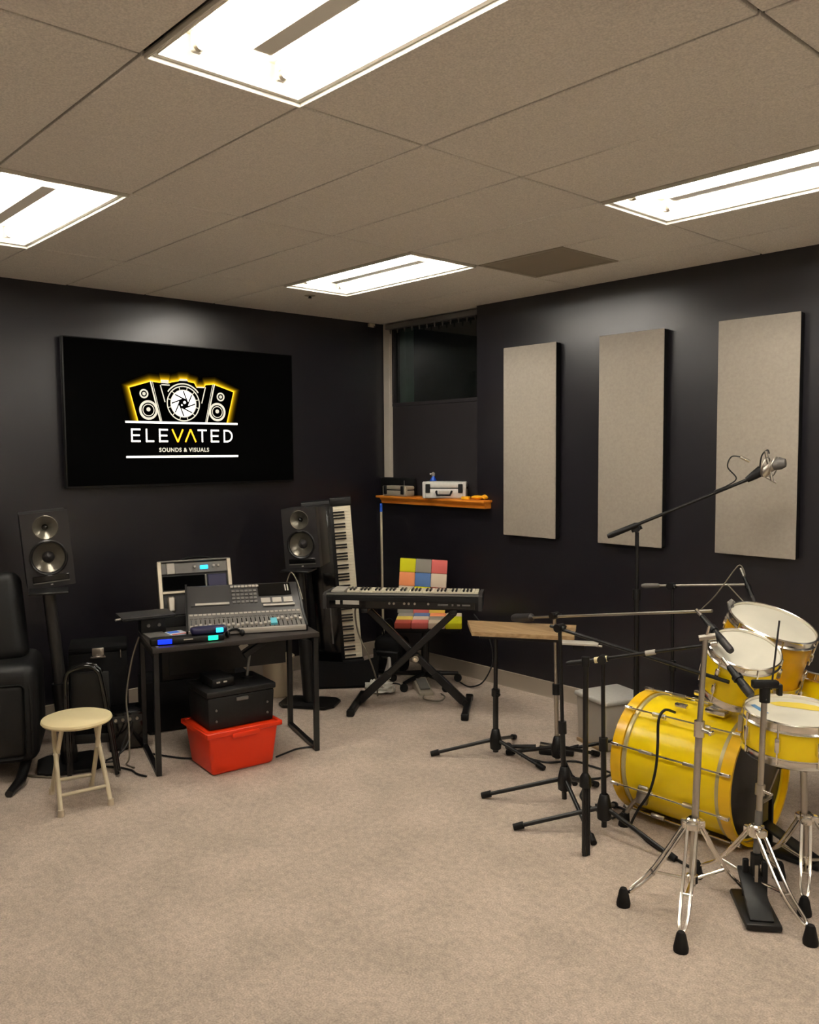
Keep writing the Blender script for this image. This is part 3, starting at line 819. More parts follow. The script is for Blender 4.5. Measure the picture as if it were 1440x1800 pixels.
MB().cyl((0, 0, 0), (.02, 0, .13), .008).build('post', 'mgrey', t)
MB().box((.05, 0, .16), (.15, .03, .035), rot=Euler((0, R(-28), 0)).to_matrix(), bev=.006).build('arm', 'black', t)
MB().box((-.02, -.01, .185), (.05, .004, .03), rot=Euler((0, R(-28), 0)).to_matrix()).build('printed_card', 'lgrey', t)
MB().lathe([(.001, 0), (.035, 0), (.035, .008), (.001, .01)], seg=16).build('foot', 'black', t)
t = thing('waste_bin', 'cream plastic waste bin behind the desk near the wall', 'bin', (.50, -1.37, 0))
MB().lathe([(.001, 0), (.095, 0), (.104, .012), (.112, .27), (.116, .276), (.113, .282), (.106, .27), (.095, .02), (.001, .016)], seg=32).build('bin_shell', 'creamp', t)
MB().lathe([(.113, .268), (.12, .272), (.12, .284), (.106, .284)], seg=32).build('bin_rim', 'creamp', t)

# ------------------------------------------------------------------ left edge: armchair, folded cart, flight case, amplifier
ac = thing('lounge_chair', 'black padded lounge chair cut by the left edge of the photo', 'chair', (.66, -3.44, 0), R(66))
MB().box((.02, .02, .36), (.62, .50, .54), bev=.07, seg=4).build('arm_side', 'leather', ac)
MB().box((.05, -.232, .33), (.44, .02, .40), bev=.03, seg=3).build('inset_panel', 'leather', ac)
MB().tube(spline([(-.24, -.215, .585), (.18, -.215, .585), (.285, -.215, .52), (.295, -.215, .15)], 5), .011).build('piping', 'leather', ac)
MB().box((-.02, .1, .82), (.54, .20, .50), rot=Euler((R(-14), R(-6), 0)).to_matrix(), bev=.06, seg=4).build('backrest', 'leather', ac)
MB().tube([(.26, -.1, .1), (.24, -.30, .03), (.2, -.44, .018)], [.03, .028, .02], seg=10).build('foot', 'satin', ac)
MB().tube([(-.2, -.1, .1), (-.2, -.30, .03), (-.2, -.44, .018)], [.03, .028, .02], seg=10).build('foot', 'satin', ac)
MB().tube([(.24, .2, .1), (.24, .24, .02)], [.03, .02], seg=10).build('foot', 'satin', ac)
MB().tube([(-.2, .2, .1), (-.2, .24, .02)], [.03, .02], seg=10).build('foot', 'satin', ac)

fc = thing('folded_chair', 'folded black chair of curved glossy tubes behind the stool', 'chair', (1.16, -2.99, 0), R(58))
for y in (0, .05):
    MB().tube(spline([(-.09, y - .02, .6), (-.03, y - .02, .612), (.02, y - .02, .59), (.05, y - .02, .5), (.115, y - .03, .014)], 6), .012, seg=10).build('frame_tube', 'gloss', fc)
    MB().tube(spline([(-.09, y - .02, .6), (-.13, y - .02, .57), (-.14, y - .02, .45), (-.13, y - .03, .014)], 6), .012, seg=10).build('frame_tube', 'gloss', fc)
MB().box((-.02, .03, .42), (.20, .02, .3), bev=.008).build('seat_panel', 'black', fc)
MB().box((-.01, .03, .2), (.2, .018, .05), bev=.006).build('back_slat', 'black', fc)

fl = thing('flight_case', 'tall black flight case with a chrome latch beside the desk', 'case', (.44, -2.66, 0), R(66))
MB().box((0, 0, .27), (.34, .30, .54), bev=.012).build('case_body', 'soft', fl)
MB().box((0, 0, .556), (.34, .30, .035), bev=.01).build('case_lid', 'soft', fl)
MB().box((.0, -.156, .545), (.07, .014, .05), bev=.006).build('latch', 'steel', fl)
MB().tube([(-.04, -.152, .52), (-.04, -.172, .515), (.04, -.172, .515), (.04, -.152, .52)], .006).build('latch_bail', 'chrome', fl)
MB().cyl((.13, -.154, .55), (.13, -.154, .50), .004).build('hinge_pin', 'chrome', fl)
am = thing('amplifier', 'low black amplifier with tangled leads left of the desk leg', 'amplifier', (.79, -2.66, 0), R(72))
MB().box((0, 0, .12), (.2, .2, .22), bev=.01).build('cabinet', 'gloss', am)
MB().box((0, -.101, .19), (.18, .006, .04)).build('control_strip', 'dgrey', am)
for k in range(4): MB().cyl((-.06 + .04 * k, -.104, .19), (-.06 + .04 * k, -.118, .19), .009).build('knob', 'steel', am)
for sx in (-1, 1): MB().cyl((sx * .08, -.07, 0), (sx * .08, -.07, .012), .014).cyl((sx * .08, .07, 0), (sx * .08, .07, .012), .014).build('rubber_foot', 'rubber', am)

# ------------------------------------------------------------------ upright stage piano in the corner
pn = thing('upright_stage_piano', 'black stage piano standing on end, keys facing the room, by the corner', 'piano', (.635, -.875, .105), rot=(0, R(-4), R(54)))
# local: x to the right (keys side), y away from the viewer, z up
MB().box((-.03, .075, .66), (.37, .13, 1.27), bev=.012).build('piano_body', 'black', pn)
MB().box((-.09, .004, .66), (.17, .016, 1.22), bev=.004).build('control_panel', 'gloss', pn)
for z in (.3, .42, .95): MB().box((-.06, -.006, z), (.012, .006, .16)).build('slider_strip', 'mgrey', pn)
KZ0, KZ1 = .10, 1.245
n = 52; kh = (KZ1 - KZ0) / n
b = MB()
for k in range(n): b.box((.085, .0, KZ0 + (k + .5) * kh), (.13, .022, kh - .0012))
b.build('white_keys', 'ivory', pn, kind='stuff')
b = MB()
for k in range(n - 1):
    if k % 7 in (0, 2, 3, 5, 6): b.box((.06, -.012, KZ0 + (k + 1) * kh), (.085, .014, .011))
b.build('black_keys', 'ebony', pn, kind='stuff')
for z in (.055, 1.28): MB().box((.08, .03, z), (.16, .08, .06), bev=.006).build('end_block', 'black', pn)
pb = thing('gig_bag', 'black open gig bag around the foot of the upright piano', 'bag', (.645, -.865, 0), R(54))
MB().box((-.02, .08, .051), (.48, .34, .1), bev=.012).build('bag_floor', 'soft', pb)
MB().prism([(-.26, .02), (.22, .02), (.25, .24), (.08, .19), (-.26, .22)], -.105, -.09, Matrix(((1, 0, 0, 0), (0, 0, 1, 0), (0, 1, 0, 0), (0, 0, 0, 1)))).build('front_flap', 'soft', pb)
MB().box((-.25, .08, .13), (.016, .33, .22), bev=.005).build('side_flap', 'soft', pb)
MB().box((.235, .08, .12), (.016, .33, .2), bev=.005).build('side_flap', 'soft', pb)
MB().cyl((.22, -.10, 0), (.22, -.10, .04), .012).cyl((-.24, -.10, 0), (-.24, -.10, .04), .012).build('bag_foot', 'rubber', pb)

# ------------------------------------------------------------------ keyboard on X stand
KO, KR = (1.42, -.90, 0), R(40)
xs = thing('keyboard_stand', 'black folding X stand under the stage keyboard', 'stand', KO, KR)
for s, y in ((-1, -.022), (1, .022)):
    a, c = Vector((s * .375, y, .03)), Vector((-s * .30, y, .675))
    d = (c - a); L_ = d.length; ang = math.atan2(d.z, d.x)
    MB().box(a.lerp(c, .5), (L_, .03, .045), rot=Euler((0, -ang, 0)).to_matrix(), bev=.005, seg=1).build('arm', 'satin', xs)
    MB().box(a.lerp(c, .18), (.28, .036, .055), rot=Euler((0, -ang, 0)).to_matrix(), bev=.005, seg=1).build('sleeve', 'black', xs)
    MB().box((s * .38, .0, .024), (.045, .46, .04), bev=.008).build('foot_bar', 'satin', xs)
    for e in (-1, 1): MB().box((s * .38, e * .225, .022), (.05, .05, .044), bev=.008).build('rubber_cap', 'rubber', xs)
    MB().box((-s * .30, .05, .69), (.045, .36, .03), bev=.006).build('support_bar', 'satin', xs)
MB().cyl((.035, -.055, .353), (.035, .055, .353), .022, seg=16).build('pivot_plate', 'steel', xs)
MB().cyl((.035, -.06, .353), (.035, -.07, .353), .011, seg=10).build('pivot_bolt', 'chrome', xs)
kb = thing('stage_keyboard', 'black stage keyboard on the X stand, its back towards the camera', 'keyboard', (KO[0] - .035, KO[1] - .03, .706), KR)
KW = .512
MB().prism([(-.13, 0), (-.135, .018), (-.13, .082), (-.105, .098), (-.03, .092), (.02, .066), (.17, .055), (.175, 0)], -KW, KW,
           Matrix(((0, 0, 1, 0), (1, 0, 0, 0), (0, 1, 0, 0), (0, 0, 0, 1)))).build('keyboard_body', 'black', kb)
for s in (-1, 1): MB().prism([(-.135, -.004), (-.14, .09), (-.1, .104), (.02, .1), (.175, .094), (.18, -.004)], -.012, .012, Matrix(((0, 0, 1, s * (KW + .01)), (1, 0, 0, 0), (0, 1, 0, 0), (0, 0, 0, 1)))).build('end_cheek', 'slate', kb)
MB().box((0, -.118, .094), (2 * KW, .022, .012), bev=.003, seg=1).build('top_edge', 'mgrey', kb)
MB().box((.0, -.136, .03), (2 * KW - .05, .006, .045)).build('connector_panel', 'gloss', kb)
MB().box((-.43, -.1405, .042), (.03, .004, .026)).box((-.34, -.1405, .042), (.11, .004, .026)).build('white_sticker', 'lgrey', kb)
b = MB()
for x, w in ((.25, .016), (.285, .05), (.34, .012), (.38, .02), (.43, .055)): b.box((x, -.1405, .035), (w, .003, .010 + .1 * (.02 if w < .02 else .0)))
b.build('back_lettering', 'mgrey', kb)
for x in (-.08, -.05, .02, .05, .09, .18): MB().cyl((x, -.136, .04), (x, -.146, .04), .008, seg=10).build('socket', 'steel', kb)
n = 36; kw = (2 * KW - .12) / n
b = MB()
for k in range(n): b.box((-KW + .11 + (k + .5) * kw, .095, .086), (kw - .0014, .145, .024), bev=.002, seg=1)
b.build('white_keys', 'ivory', kb, kind='stuff')
b = MB()
for k in range(n - 1):
    if k % 7 in (0, 1, 3, 4, 5): b.box((-KW + .11 + (k + 1) * kw, .07, .102), (.012, .09, .016), bev=.002, seg=1)
b.build('black_keys', 'ebony', kb, kind='stuff')
MB().box((-KW + .055, .07, .09), (.09, .18, .028), bev=.003, seg=1).build('wheel_block', 'lgrey', kb)
kl = MB().tube(spline([(1.17, -1.16, .74), (1.15, -1.17, .66), (1.11, -1.11, .5), (1.13, -1.05, .36), (1.1, -.95, .16), (1.06, -.9, .01)], 8), .006).build('keyboard_lead', 'cablegrey')
tag(kl, 'grey lead hanging down from the back of the stage keyboard', 'cable')

# ------------------------------------------------------------------ patchwork chair
pc = thing('patchwork_chair', 'chair with bright patchwork squares behind the stage keyboard', 'chair', (1.03, -.43, 0), R(44))
cols = [['p_lime', 'p_grey', 'p_salmon'], ['p_orange', 'p_blue', 'p_cream'], ['p_cream', 'p_lime', 'p_rust'], ['p_grey', 'p_salmon', 'p_yellow']]
bm_ = Matrix.Translation((-.02, .20, .495)) @ Matrix.Rotation(R(-8), 4, 'X') @ Matrix.Rotation(R(3), 4, 'Y')
back_sh = MB().box(bm_ @ Vector((0, .022, .215)), (.37, .03, .44), rot=bm_.to_3x3(), bev=.012).build('back_shell', 'soft', pc)
for r_ in range(4):
    for c_ in range(3):
        MB().box(bm_ @ Vector((-.123 + .123 * c_, 0, .375 - .107 * r_)), (.122, .03, .106), rot=bm_.to_3x3(), bev=.005).build('patch', cols[r_][c_], back_sh)
seat_sh = MB().box((.05, -.02, .455), (.48, .40, .04), bev=.015).build('seat_shell', 'soft', pc)
for r_ in range(3):
    for c_ in range(4):
        MB().box((-.133 + .123 * c_, -.155 + .135 * r_, .49), (.122, .134, .045), bev=.008).build('patch', (['p_rust', 'p_salmon', 'p_cream', 'p_lime'], ['p_yellow', 'p_cream', 'p_grey', 'p_lime'], ['p_grey', 'p_blue', 'p_orange', 'p_cream'])[r_][c_], seat_sh)
MB().cyl((.02, 0, .06), (.02, 0, .44), .03, seg=16).build('gas_post', 'satin', pc)
for k in range(5):
    a = R(20 + 72 * k); e = Vector((.02 + .26 * math.cos(a), .26 * math.sin(a), .065))
    MB().tube([(.02, 0, .09), e], [.022, .014], seg=8).build('base_arm', 'satin', pc)
    MB().cyl(e + Vector((0, -.012, -.035)), e + Vector((0, .012, -.035)), .03, seg=14).build('caster', 'rubber', pc)
MB().tube(spline([(0, .2, .44), (0, .26, .46), (0, .25, .6)], 5), .015).build('back_bar', 'satin', pc)

# clutter below and behind the keyboard
t = thing('black_backpack', 'slumped black backpack on the floor in the corner, under the pole', 'bag', (.60, -.36, 0), R(30))
MB().box((0, 0, .15), (.26, .2, .30), bev=.06, seg=3).build('bag_body', 'soft', t)
MB().box((0, -.11, .12), (.2, .05, .16), bev=.02, seg=3).build('front_pocket', 'leather', t)
MB().tube(spline([(-.06, -.02, .29), (-.06, -.04, .4), (0, -.02, .43), (.05, 0, .3)], 5), .008).build('grab_strap', 'soft', t)
MB().box((-.01, -.137, .15), (.06, .006, .012)).build('buckle', 'steel', t)
t = thing('plastic_bag', 'crumpled shiny white plastic bag on the floor behind the X stand', 'bag', (.98, -.80, 0), R(10))
bmh = bmesh.new(); bmesh.ops.create_icosphere(bmh, subdivisions=3, radius=.1)
for v in bmh.verts:
    v.co *= .8 + random.uniform(-.22, .22); v.co.x *= 1.5; v.co.z = max(v.co.z * .55 + .045, 0.002)
q = MB(); q.bm = bmh; q.build('bag_film', 'bag', t, ang=10)
MB().tube(spline([(.02, 0, .09), (.05, .02, .2), (.08, .0, .26), (.1, -.02, .12)], 5), [.012] * 15 + [.006], seg=6).build('bag_handle', 'bag', t)
t = thing('foot_pedal', 'grey wedge shaped foot pedal on the floor behind the X stand', 'pedal', (1.17, -.56, 0), R(-30))
MB().prism([(-.12, 0), (.12, 0), (.12, .02), (-.12, .075)], -.05, .05, Matrix(((1, 0, 0, 0), (0, 0, 1, 0), (0, 1, 0, 0), (0, 0, 0, 1))), bev=.003).build('pedal_body', 'case2', t)
MB().box((.0, 0, .056), (.16, .07, .008), rot=Euler((0, R(13), 0)).to_matrix()).build('tread', 'mgrey', t)

def cable(label, pts, m='cable', r=.0055, name='cable'):
    return tag(MB().tube(spline(pts, 7), r, seg=6).build(name, m), label, 'cable')
cable('black cable looping from the backpack to the X stand foot', [(.70, -.47, .08), (.74, -.55, .02), (.82, -.60, .007), (.92, -.57, .007), (1.02, -.64, .007)])
cable('black cable drooping from the wall behind the patchwork chair', [(1.25, -.1, .52), (1.38, -.10, .40), (1.47, -.13, .22), (1.44, -.2, .06), (1.34, -.24, .007), (1.2, -.2, .007)])
cable('grey cable loop on the carpet in front of the foot pedal', [(1.24, -.60, .006), (1.33, -.70, .006), (1.44, -.66, .006), (1.40, -.56, .006), (1.32, -.52, .006)], 'cablegrey')

# ------------------------------------------------------------------ percussion tray and white bin
bt = thing('percussion_tray', 'light wooden tray table on a black tripod, left of the drums', 'table', (2.45, -1.19, 0))
bw = MB((2.45, -1.19, 0)).prism([(2.183, -1.143), (2.43, -1.365), (2.90, -1.06), (2.72, -.80)], .725, .748).build('tray_board', 'tray', bt)
MB((2.45, -1.19, 0)).prism([(2.26, -1.145), (2.43, -1.30), (2.84, -1.04), (2.70, -.85)], .7, .725).build('underframe', 'black', bt)
def tripod(t, o, hub, rad, angs, m='satin', rl=.011, foot=True, hubr=.035):
    o = Vector(o)
    MB().lathe([(.016, hub - .06), (hubr * .9, hub - .05), (hubr, hub), (hubr * .62, hub + .06), (.016, hub + .065)], o, seg=14).build('tripod_hub', 'black', t)
    for k, (a, rr) in enumerate(zip(angs, rad)):
        d = Vector((math.cos(a), math.sin(a), 0))
        lg = MB().cyl(o + d * .02 + Vector((0, 0, hub)), o + d * rr + Vector((0, 0, .016)), rl, rl * .9, seg=10).build('leg', m, t)
        if foot: MB().cyl(o + d * (rr - .035) + Vector((0, 0, .016 + .035 * hub / rr)), o + d * (rr + .012) + Vector((0, 0, .013)), .0165, .015, seg=10).build('rubber_foot', 'rubber', lg)
MB().cyl((.0, 0, .03), (0, 0, .4), .016, seg=14).build('lower_tube', 'satin', bt)
MB().cyl((.0, 0, .36), (0, 0, .71), .012, seg=14).build('upper_tube', 'satin', bt)
MB().cyl((0, 0, .355), (0, 0, .395), .024, seg=14).build('clutch', 'black', bt)
MB().cyl((.0, 0, .375), (.045, -.02, .375), .008).build('thumb_screw', 'black', bt)
tripod(bt, (0, 0, 0), .10, (.36, .32, .33), (R(225), R(5), R(112)))
t = thing('side_plate', 'small white topped mount plate beside the wooden tray', 'plate', (3.005, -1.16, .745), R(33))
MB().box((0, 0, 0), (.20, .075, .012), bev=.003).build('plate_top', 'lgrey', t)
MB().box((0, 0, -.02), (.06, .04, .03)).build('plate_clamp', 'black', t)
MB().cyl((.09, .0, -.01), (.12, 0, -.012), .006).build('wing_screw', 'chrome', t)

wb = thing('white_bin', 'white square sided bin on the carpet behind the drums', 'bin', (2.76, -.50, 0), R(-17))
MB().box((0, 0, .14), (.29, .31, .28), bev=.015, taper=.94, seg=3).build('bin_body', 'lgrey', wb)
MB().box((0, 0, .288), (.31, .33, .03), bev=.012, seg=3).build('bin_lid', 'case', wb)
MB().box((0, -.155, .01), (.25, .02, .02), bev=.004).build('base_strip', 'tray', wb)

# ------------------------------------------------------------------ microphone stands
def polestand(label, name, base, pole_top, hub, rad, angs, m='satin', rl=.0125, clutch=.45, ru=.0095):
    t = thing(name, label, 'stand', base)
    p = Vector(pole_top) - Vector(base)
    a = Vector((0, 0, .03)); mid = a.lerp(p, clutch)
    MB().cyl(a, mid, rl, seg=14).build('lower_tube', m, t)
    MB().cyl(mid, p, ru, seg=14).build('upper_tube', m, t)
    MB().cyl(mid - (p - a).normalized() * .03, mid + (p - a).normalized() * .03, rl + .008, seg=14).build('clutch', 'black', t)
    tripod(t, (0, 0, 0), hub, rad, angs)
    return t
def boom(t, base, pivot, a, b, m='satin', r=.0075, cw=0.16, cwr=.02, cwm='black', clampm='black'):
    """boom rod from a (counterweight end) to b, clamped at pivot; world coordinates"""
    B = Vector(base); a, b, pv = Vector(a), Vector(b), Vector(pivot)
    arm = MB(B).cyl(a, b, r, seg=10).build('boom_arm', m, t)
    d = (b - a).normalized()
    if cw: MB(B).tube([a, a + d * .02, a + d * cw, a + d * (cw + .015)], [cwr * .75, cwr, cwr * .9, r], seg=14).build('counterweight', cwm, arm)
    x = d.cross(Vector((0, 0, 1))).normalized()
    bc = MB(B).cyl(pv - x * .026, pv + x * .026, .02, seg=16).build('boom_clutch', clampm, t)
    MB(B).cyl(pv - x * .026, pv - x * .05, .007, seg=8).build('clutch_knob', clampm, bc)
    MB(B).cyl(pv - d * .03, pv + d * .03, .013, seg=12).build('boom_sleeve', clampm, t)
def stickmic(label, tip, tail, r=.017, name='microphone', grille='dgrey', body='black'):
    tip, tail = Vector(tip), Vector(tail); mid = tip.lerp(tail, .5)
    t = thing(name, label, 'microphone', tail)
    d = (tip - tail).normalized(); L_ = (tip - tail).length
    MB(tail).tube([tail, tail + d * .01, tail + d * L_ * .7, tail + d * L_ * .72], [r * .55, r * .7, r, r * 1.02], seg=16).build('mic_body', body, t)
    MB(tail).tube([tail + d * L_ * .72, tail + d * L_ * .96, tip], [r * 1.0, r * .98, r * .8], seg=16).build('grille', grille, t)
    MB(tail).cyl(tail - d * .045, tail + d * .004, .0085, seg=12).build('plug', 'chrome', t)
    MB(tail).cyl(tail + d * L_ * .34, tail + d * L_ * .46, r * 1.18, seg=14).build('clip', 'black', t)
    return t
# pale metal stand with the long boom that carries the rack tom microphone
bA = (2.774, -1.038, 0)
tA = polestand('pale metal boom stand, leftmost of the drum stands, behind the black one', 'microphone_stand', bA, (2.728, -1.01, .815), .10, (.30, .28, .3), (R(195), R(75), R(-35)), m='steel', clutch=.5)
boom(tA, bA, (2.728, -1.01, .832), (2.37, -.945, .76), (3.769, -1.2, 1.021), m='steel', cw=.17, cwr=.026, cwm='slate')
stickmic('black stick microphone pointing down at the front rack tom', (3.952, -1.375, .895), (3.755, -1.268, 1.005))
# black stand with the boom reaching the snare
bB = (3.137, -1.448, 0)
tB = polestand('tall black boom stand whose arm slopes down to the snare', 'microphone_stand', bB, (3.085, -1.425, .872), .13, (.40, .44, .3), (R(215), R(-36), R(95)), clutch=.42)
boom(tB, bB, (3.085, -1.425, .875), (3.03, -1.428, .877), (3.952, -1.39, .765), cw=0, r=.0085)
stickmic('black microphone at the sloping boom end, aimed at the snare', (4.085, -1.46, .748), (3.965, -1.42, .84), r=.019)
# shorter black stand, cream rubber grip
bC = (3.458, -1.573, 0)
tC = polestand('short black boom stand with a cream rubber band on its arm', 'microphone_stand', bC, (3.42, -1.54, .785), .12, (.40, .36, .30), (R(222), R(-2), R(115)), clutch=.5)
boom(tC, bC, (3.42, -1.54, .795), (3.262, -1.60, .757), (3.86, -1.375, .91), cw=.10, cwr=.012, r=.0075)
MB(bC).cyl((3.385, -1.553, .787), (3.44, -1.532, .80), .014, seg=12).build('rubber_band', 'seat', tC, label='cream rubber band')
MB(bC).cyl((3.60, -1.472, .842), (3.64, -1.457, .853), .012, seg=12).build('cable_clip', 'lgrey', tC)
MB(bC).cyl((3.86, -1.375, .91), (3.885, -1.366, .917), .016, seg=12).build('boom_end_nut', 'chrome', tC)
# closed stand: folded legs
t = thing('folded_stand', 'closed black stand with folded legs, between the black boom stands', 'stand', (3.53, -1.815, 0))
MB().cyl((0, 0, .0), (-.03, .035, .835), .012, seg=12).build('tube', 'satin', t)
for k in range(3):
    a = R(40 + 120 * k); MB().cyl((math.cos(a) * .015, math.sin(a) * .015, .004), (math.cos(a) * .015 - .0105, math.sin(a) * .015 + .0125, .3), .0065, seg=8).build('folded_leg', 'satin', t)
MB().lathe([(.012, .29), (.026, .3), (.024, .34), (.012, .36)], (-.012, .014, 0), seg=14).build('tripod_hub', 'black', t)
MB().cyl((-.03, .035, .82), (-.031, .036, .86), .017, seg=12).build('end_cap', 'black', t)
# tall boom with the studio microphone
bD = (3.023, -.643, 0)
tD = polestand('tallest black boom stand, reaching past the grey wall panels', 'microphone_stand', bD, (2.969, -.574, 1.285), .13, (.36, .34, .34), (R(205), R(-30), R(60)), clutch=.72, rl=.016, ru=.0115)
boom(tD, bD, (2.965, -.572, 1.305), (2.835, -.665, 1.258), (3.49, -.33, 1.585), cw=.17, cwr=.017, r=.0095, m='satin')
m0 = Vector((3.575, -.30, 1.655))
sm = thing('studio_microphone', 'large studio microphone in a shock mount on the tallest boom', 'microphone', m0)
MB().tube([(-.085, -.03, -.07), (-.05, -.02, -.045), (-.02, 0, -.02)], [.016, .024, .03], seg=14).build('swivel', 'black', sm)
for off, rr in ((-.02, .05), (.03, .05)):
    ring = [(.02 + off * .7 + rr * .25 * math.cos(2 * math.pi * k / 24), off * .5 + rr * math.sin(2 * math.pi * k / 24) * .8, .0 + rr * math.cos(2 * math.pi * k / 24)) for k in range(24)]
    MB().tube(ring, .004, seg=8, closed=True).build('shock_ring', 'steel', sm)
MB().tube([(-.012, 0, -.045), (.005, 0, -.02), (.045, .01, .015), (.06, .01, .03)], [.022, .026, .026, .018], seg=18).build('mic_body', 'steel', sm)
MB().tube([(.04, .01, .01), (.075, .015, .02), (.1, .02, .022)], [.029, .034, .022], seg=18).build('grille', 'mgrey', sm)
MB().cyl((.005, -.01, .085), (.04, .0, -.075), .008, seg=10).build('mount_bar', 'chrome', sm)
MB().cyl((.0, .0, -.05), (.055, .02, -.085), .006, seg=10).build('mount_bar', 'steel', sm)
MB().cyl((-.065, -.045, .03), (-.105, -.07, .055), .009, seg=10).build('plug', 'chrome', sm)
MB().tube(spline([(-.105, -.07, .055), (-.145, -.09, .055), (-.16, -.1, .0), (-.12, -.08, -.06), (-.16, -.1, -.10), (-.22, -.13, -.13)], 7), .004, seg=6).build('mic_lead', 'cable', sm)
MB().tube(spline([(-.03, 0, -.01), (-.02, 0, .06), (.01, 0, .09), (.02, 0, .07)], 6), .004, seg=6).build('mic_lead', 'cable', sm)
# rear low boom by the wall
bE = (3.064, -.325, 0)
tE = polestand('rear black boom stand by the wall with a level boom', 'microphone_stand', bE, (3.005, -.25, .93), .13, (.32, .30, .3), (R(150), R(-45), R(35)), clutch=.5)
boom(tE, bE, (3.0, -.25, .945), (2.80, -.25, .925), (3.452, -.25, 1.003), cw=.11, cwr=.015, cwm='mgrey', m='steel', r=.007)
stickmic('small black microphone hanging from the rear level boom', (3.515, -.26, .905), (3.44, -.245, 1.05), r=.014)
cable('thin lead rising in a peak over the rear microphone', [(3.2, -.3, .82), (3.3, -.29, .93), (3.39, -.27, 1.07), (3.425, -.26, 1.11), (3.45, -.255, 1.07), (3.445, -.25, 1.04)], 'cablegrey', .0035)
cable('thin lead crossing under the rear boom to the toms', [(3.36, -.27, .995), (3.42, -.3, .96), (3.52, -.34, .89), (3.56, -.36, .82)], 'cablegrey', .0035)

# ------------------------------------------------------------------ drums
def drum(name, label, c, nrm, r, depth, shell, lugs=6, headm='head', chrome_rim=.012, group=None, phase=0.0):
    """c = middle of the top head, nrm = its normal"""
    n = Vector(nrm).normalized(); q = Vector((0, 0, 1)).rotation_difference(n)
    base = Vector(c) - n * depth
    t = thing(name, label, 'drum', base, rot=q.to_euler(), group=group)
    MB().lathe([(r * .95, .01), (r * .975, .008), (r * .985, .014), (r * .985, depth - .014), (r * .975, depth - .008), (r * .95, depth - .01), (r * .94, depth - .02), (r * .94, .02), (r * .95, .01)], seg=56).build('shell', shell, t)
    MB().lathe([(.001, depth - .0005), (r * .93, depth - .0005), (r * .975, depth - .003), (r * .99, depth - .01)], seg=56).build('batter_head', headm, t)
    MB().lathe([(.001, .0005), (r * .93, .0005), (r * .975, .003), (r * .99, .01)], seg=56).build('bottom_head', 'head', t)
    for z, s in ((depth, 1), (0, -1)):
        MB().lathe([(r * .982, z - s * .002), (r * .982, z + s * .009), (r * 1.0, z + s * .012), (r * 1.03, z + s * .008), (r * 1.012, z + s * .002), (r * 1.012, z - s * .018), (r * 1.045, z - s * .024), (r * 1.04, z - s * .028), (r * .995, z - s * .024), (r * .982, z - s * .002)], seg=56).build('rim', 'chrome', t)
    for k in range(lugs):
        a = 2 * math.pi * k / lugs + phase; cs, sn = math.cos(a), math.sin(a)
        for z0, z1 in (((depth * .5 + .012, depth + .006), (depth * .5 - .012, -.006)) if depth > .17 else ((.0, depth + .006),)):
            MB().cyl((cs * r * 1.035, sn * r * 1.035, z0), (cs * r * 1.035, sn * r * 1.035, z1), .004, seg=8).build('tension_rod', 'chrome', t)
        for zc in ((depth * .70, depth * .30) if depth > .17 else (depth * .5,)):
            MB().box((cs * r * 1.015, sn * r * 1.015, zc), (.026, .02, .045 if depth > .17 else .06), rz=a, bev=.006).build('lug', 'chrome', t)
    return t
t1 = drum('rack_tom', 'front yellow rack tom, the one tilted right above the bass drum', (3.95, -1.25, .88), (.34, -.25, 1), .15, .215, 'yellow', 6, phase=R(20))
t2 = drum('rack_tom', 'rear rack tom with the largest white head, its yellow shell painted as shaded', (3.872, -.815, .925), (.353, -.05, 1), .20, .27, 'amber', 6, phase=R(10))
sn = drum('snare_drum', 'shallow yellow snare drum with a stained head at the right edge', (4.232, -1.402, .70), (.05, -.04, 1), .186, .155, 'yellow', 8, phase=R(8))
MB().prism([(-.12, .03), (-.09, .075), (-.03, .12), (.03, .135), (.09, .125), (.06, .08), (-.01, .05), (-.08, .02)], .1556, .1559).build('head_stain', 'headink', sn, label='yellow stain on the head')
MB().prism([(-.155, -.05), (-.145, -.03), (-.06, -.085), (-.07, -.105)], .1556, .1560).build('blue_tape', 'headblue', sn, label='blue tape strip on the head')
MB().box((-.185, -.06, .075), (.022, .03, .07), rz=R(18), bev=.004).build('strainer', 'steel', sn)
ft = drum('floor_tom', 'yellow floor tom at the right edge, behind the snare drum', (4.09, -.54, .632), (.08, .27, 1), .205, .36, 'yellow', 6)
for k in range(3):
    a = R(90 + 120 * k); x, y = .225 * math.cos(a), .225 * math.sin(a)
    MB().cyl((x, y, -.262), (x, y, .16), .0075, seg=10).build('leg', 'chrome', ft)
    MB().box((x * .95, y * .95, .1), (.035, .035, .05), rz=a, bev=.006).build('leg_bracket', 'chrome', ft)
    MB().cyl((x, y, -.265), (x, y, -.235), .014, seg=10).build('rubber_foot', 'rubber', ft)

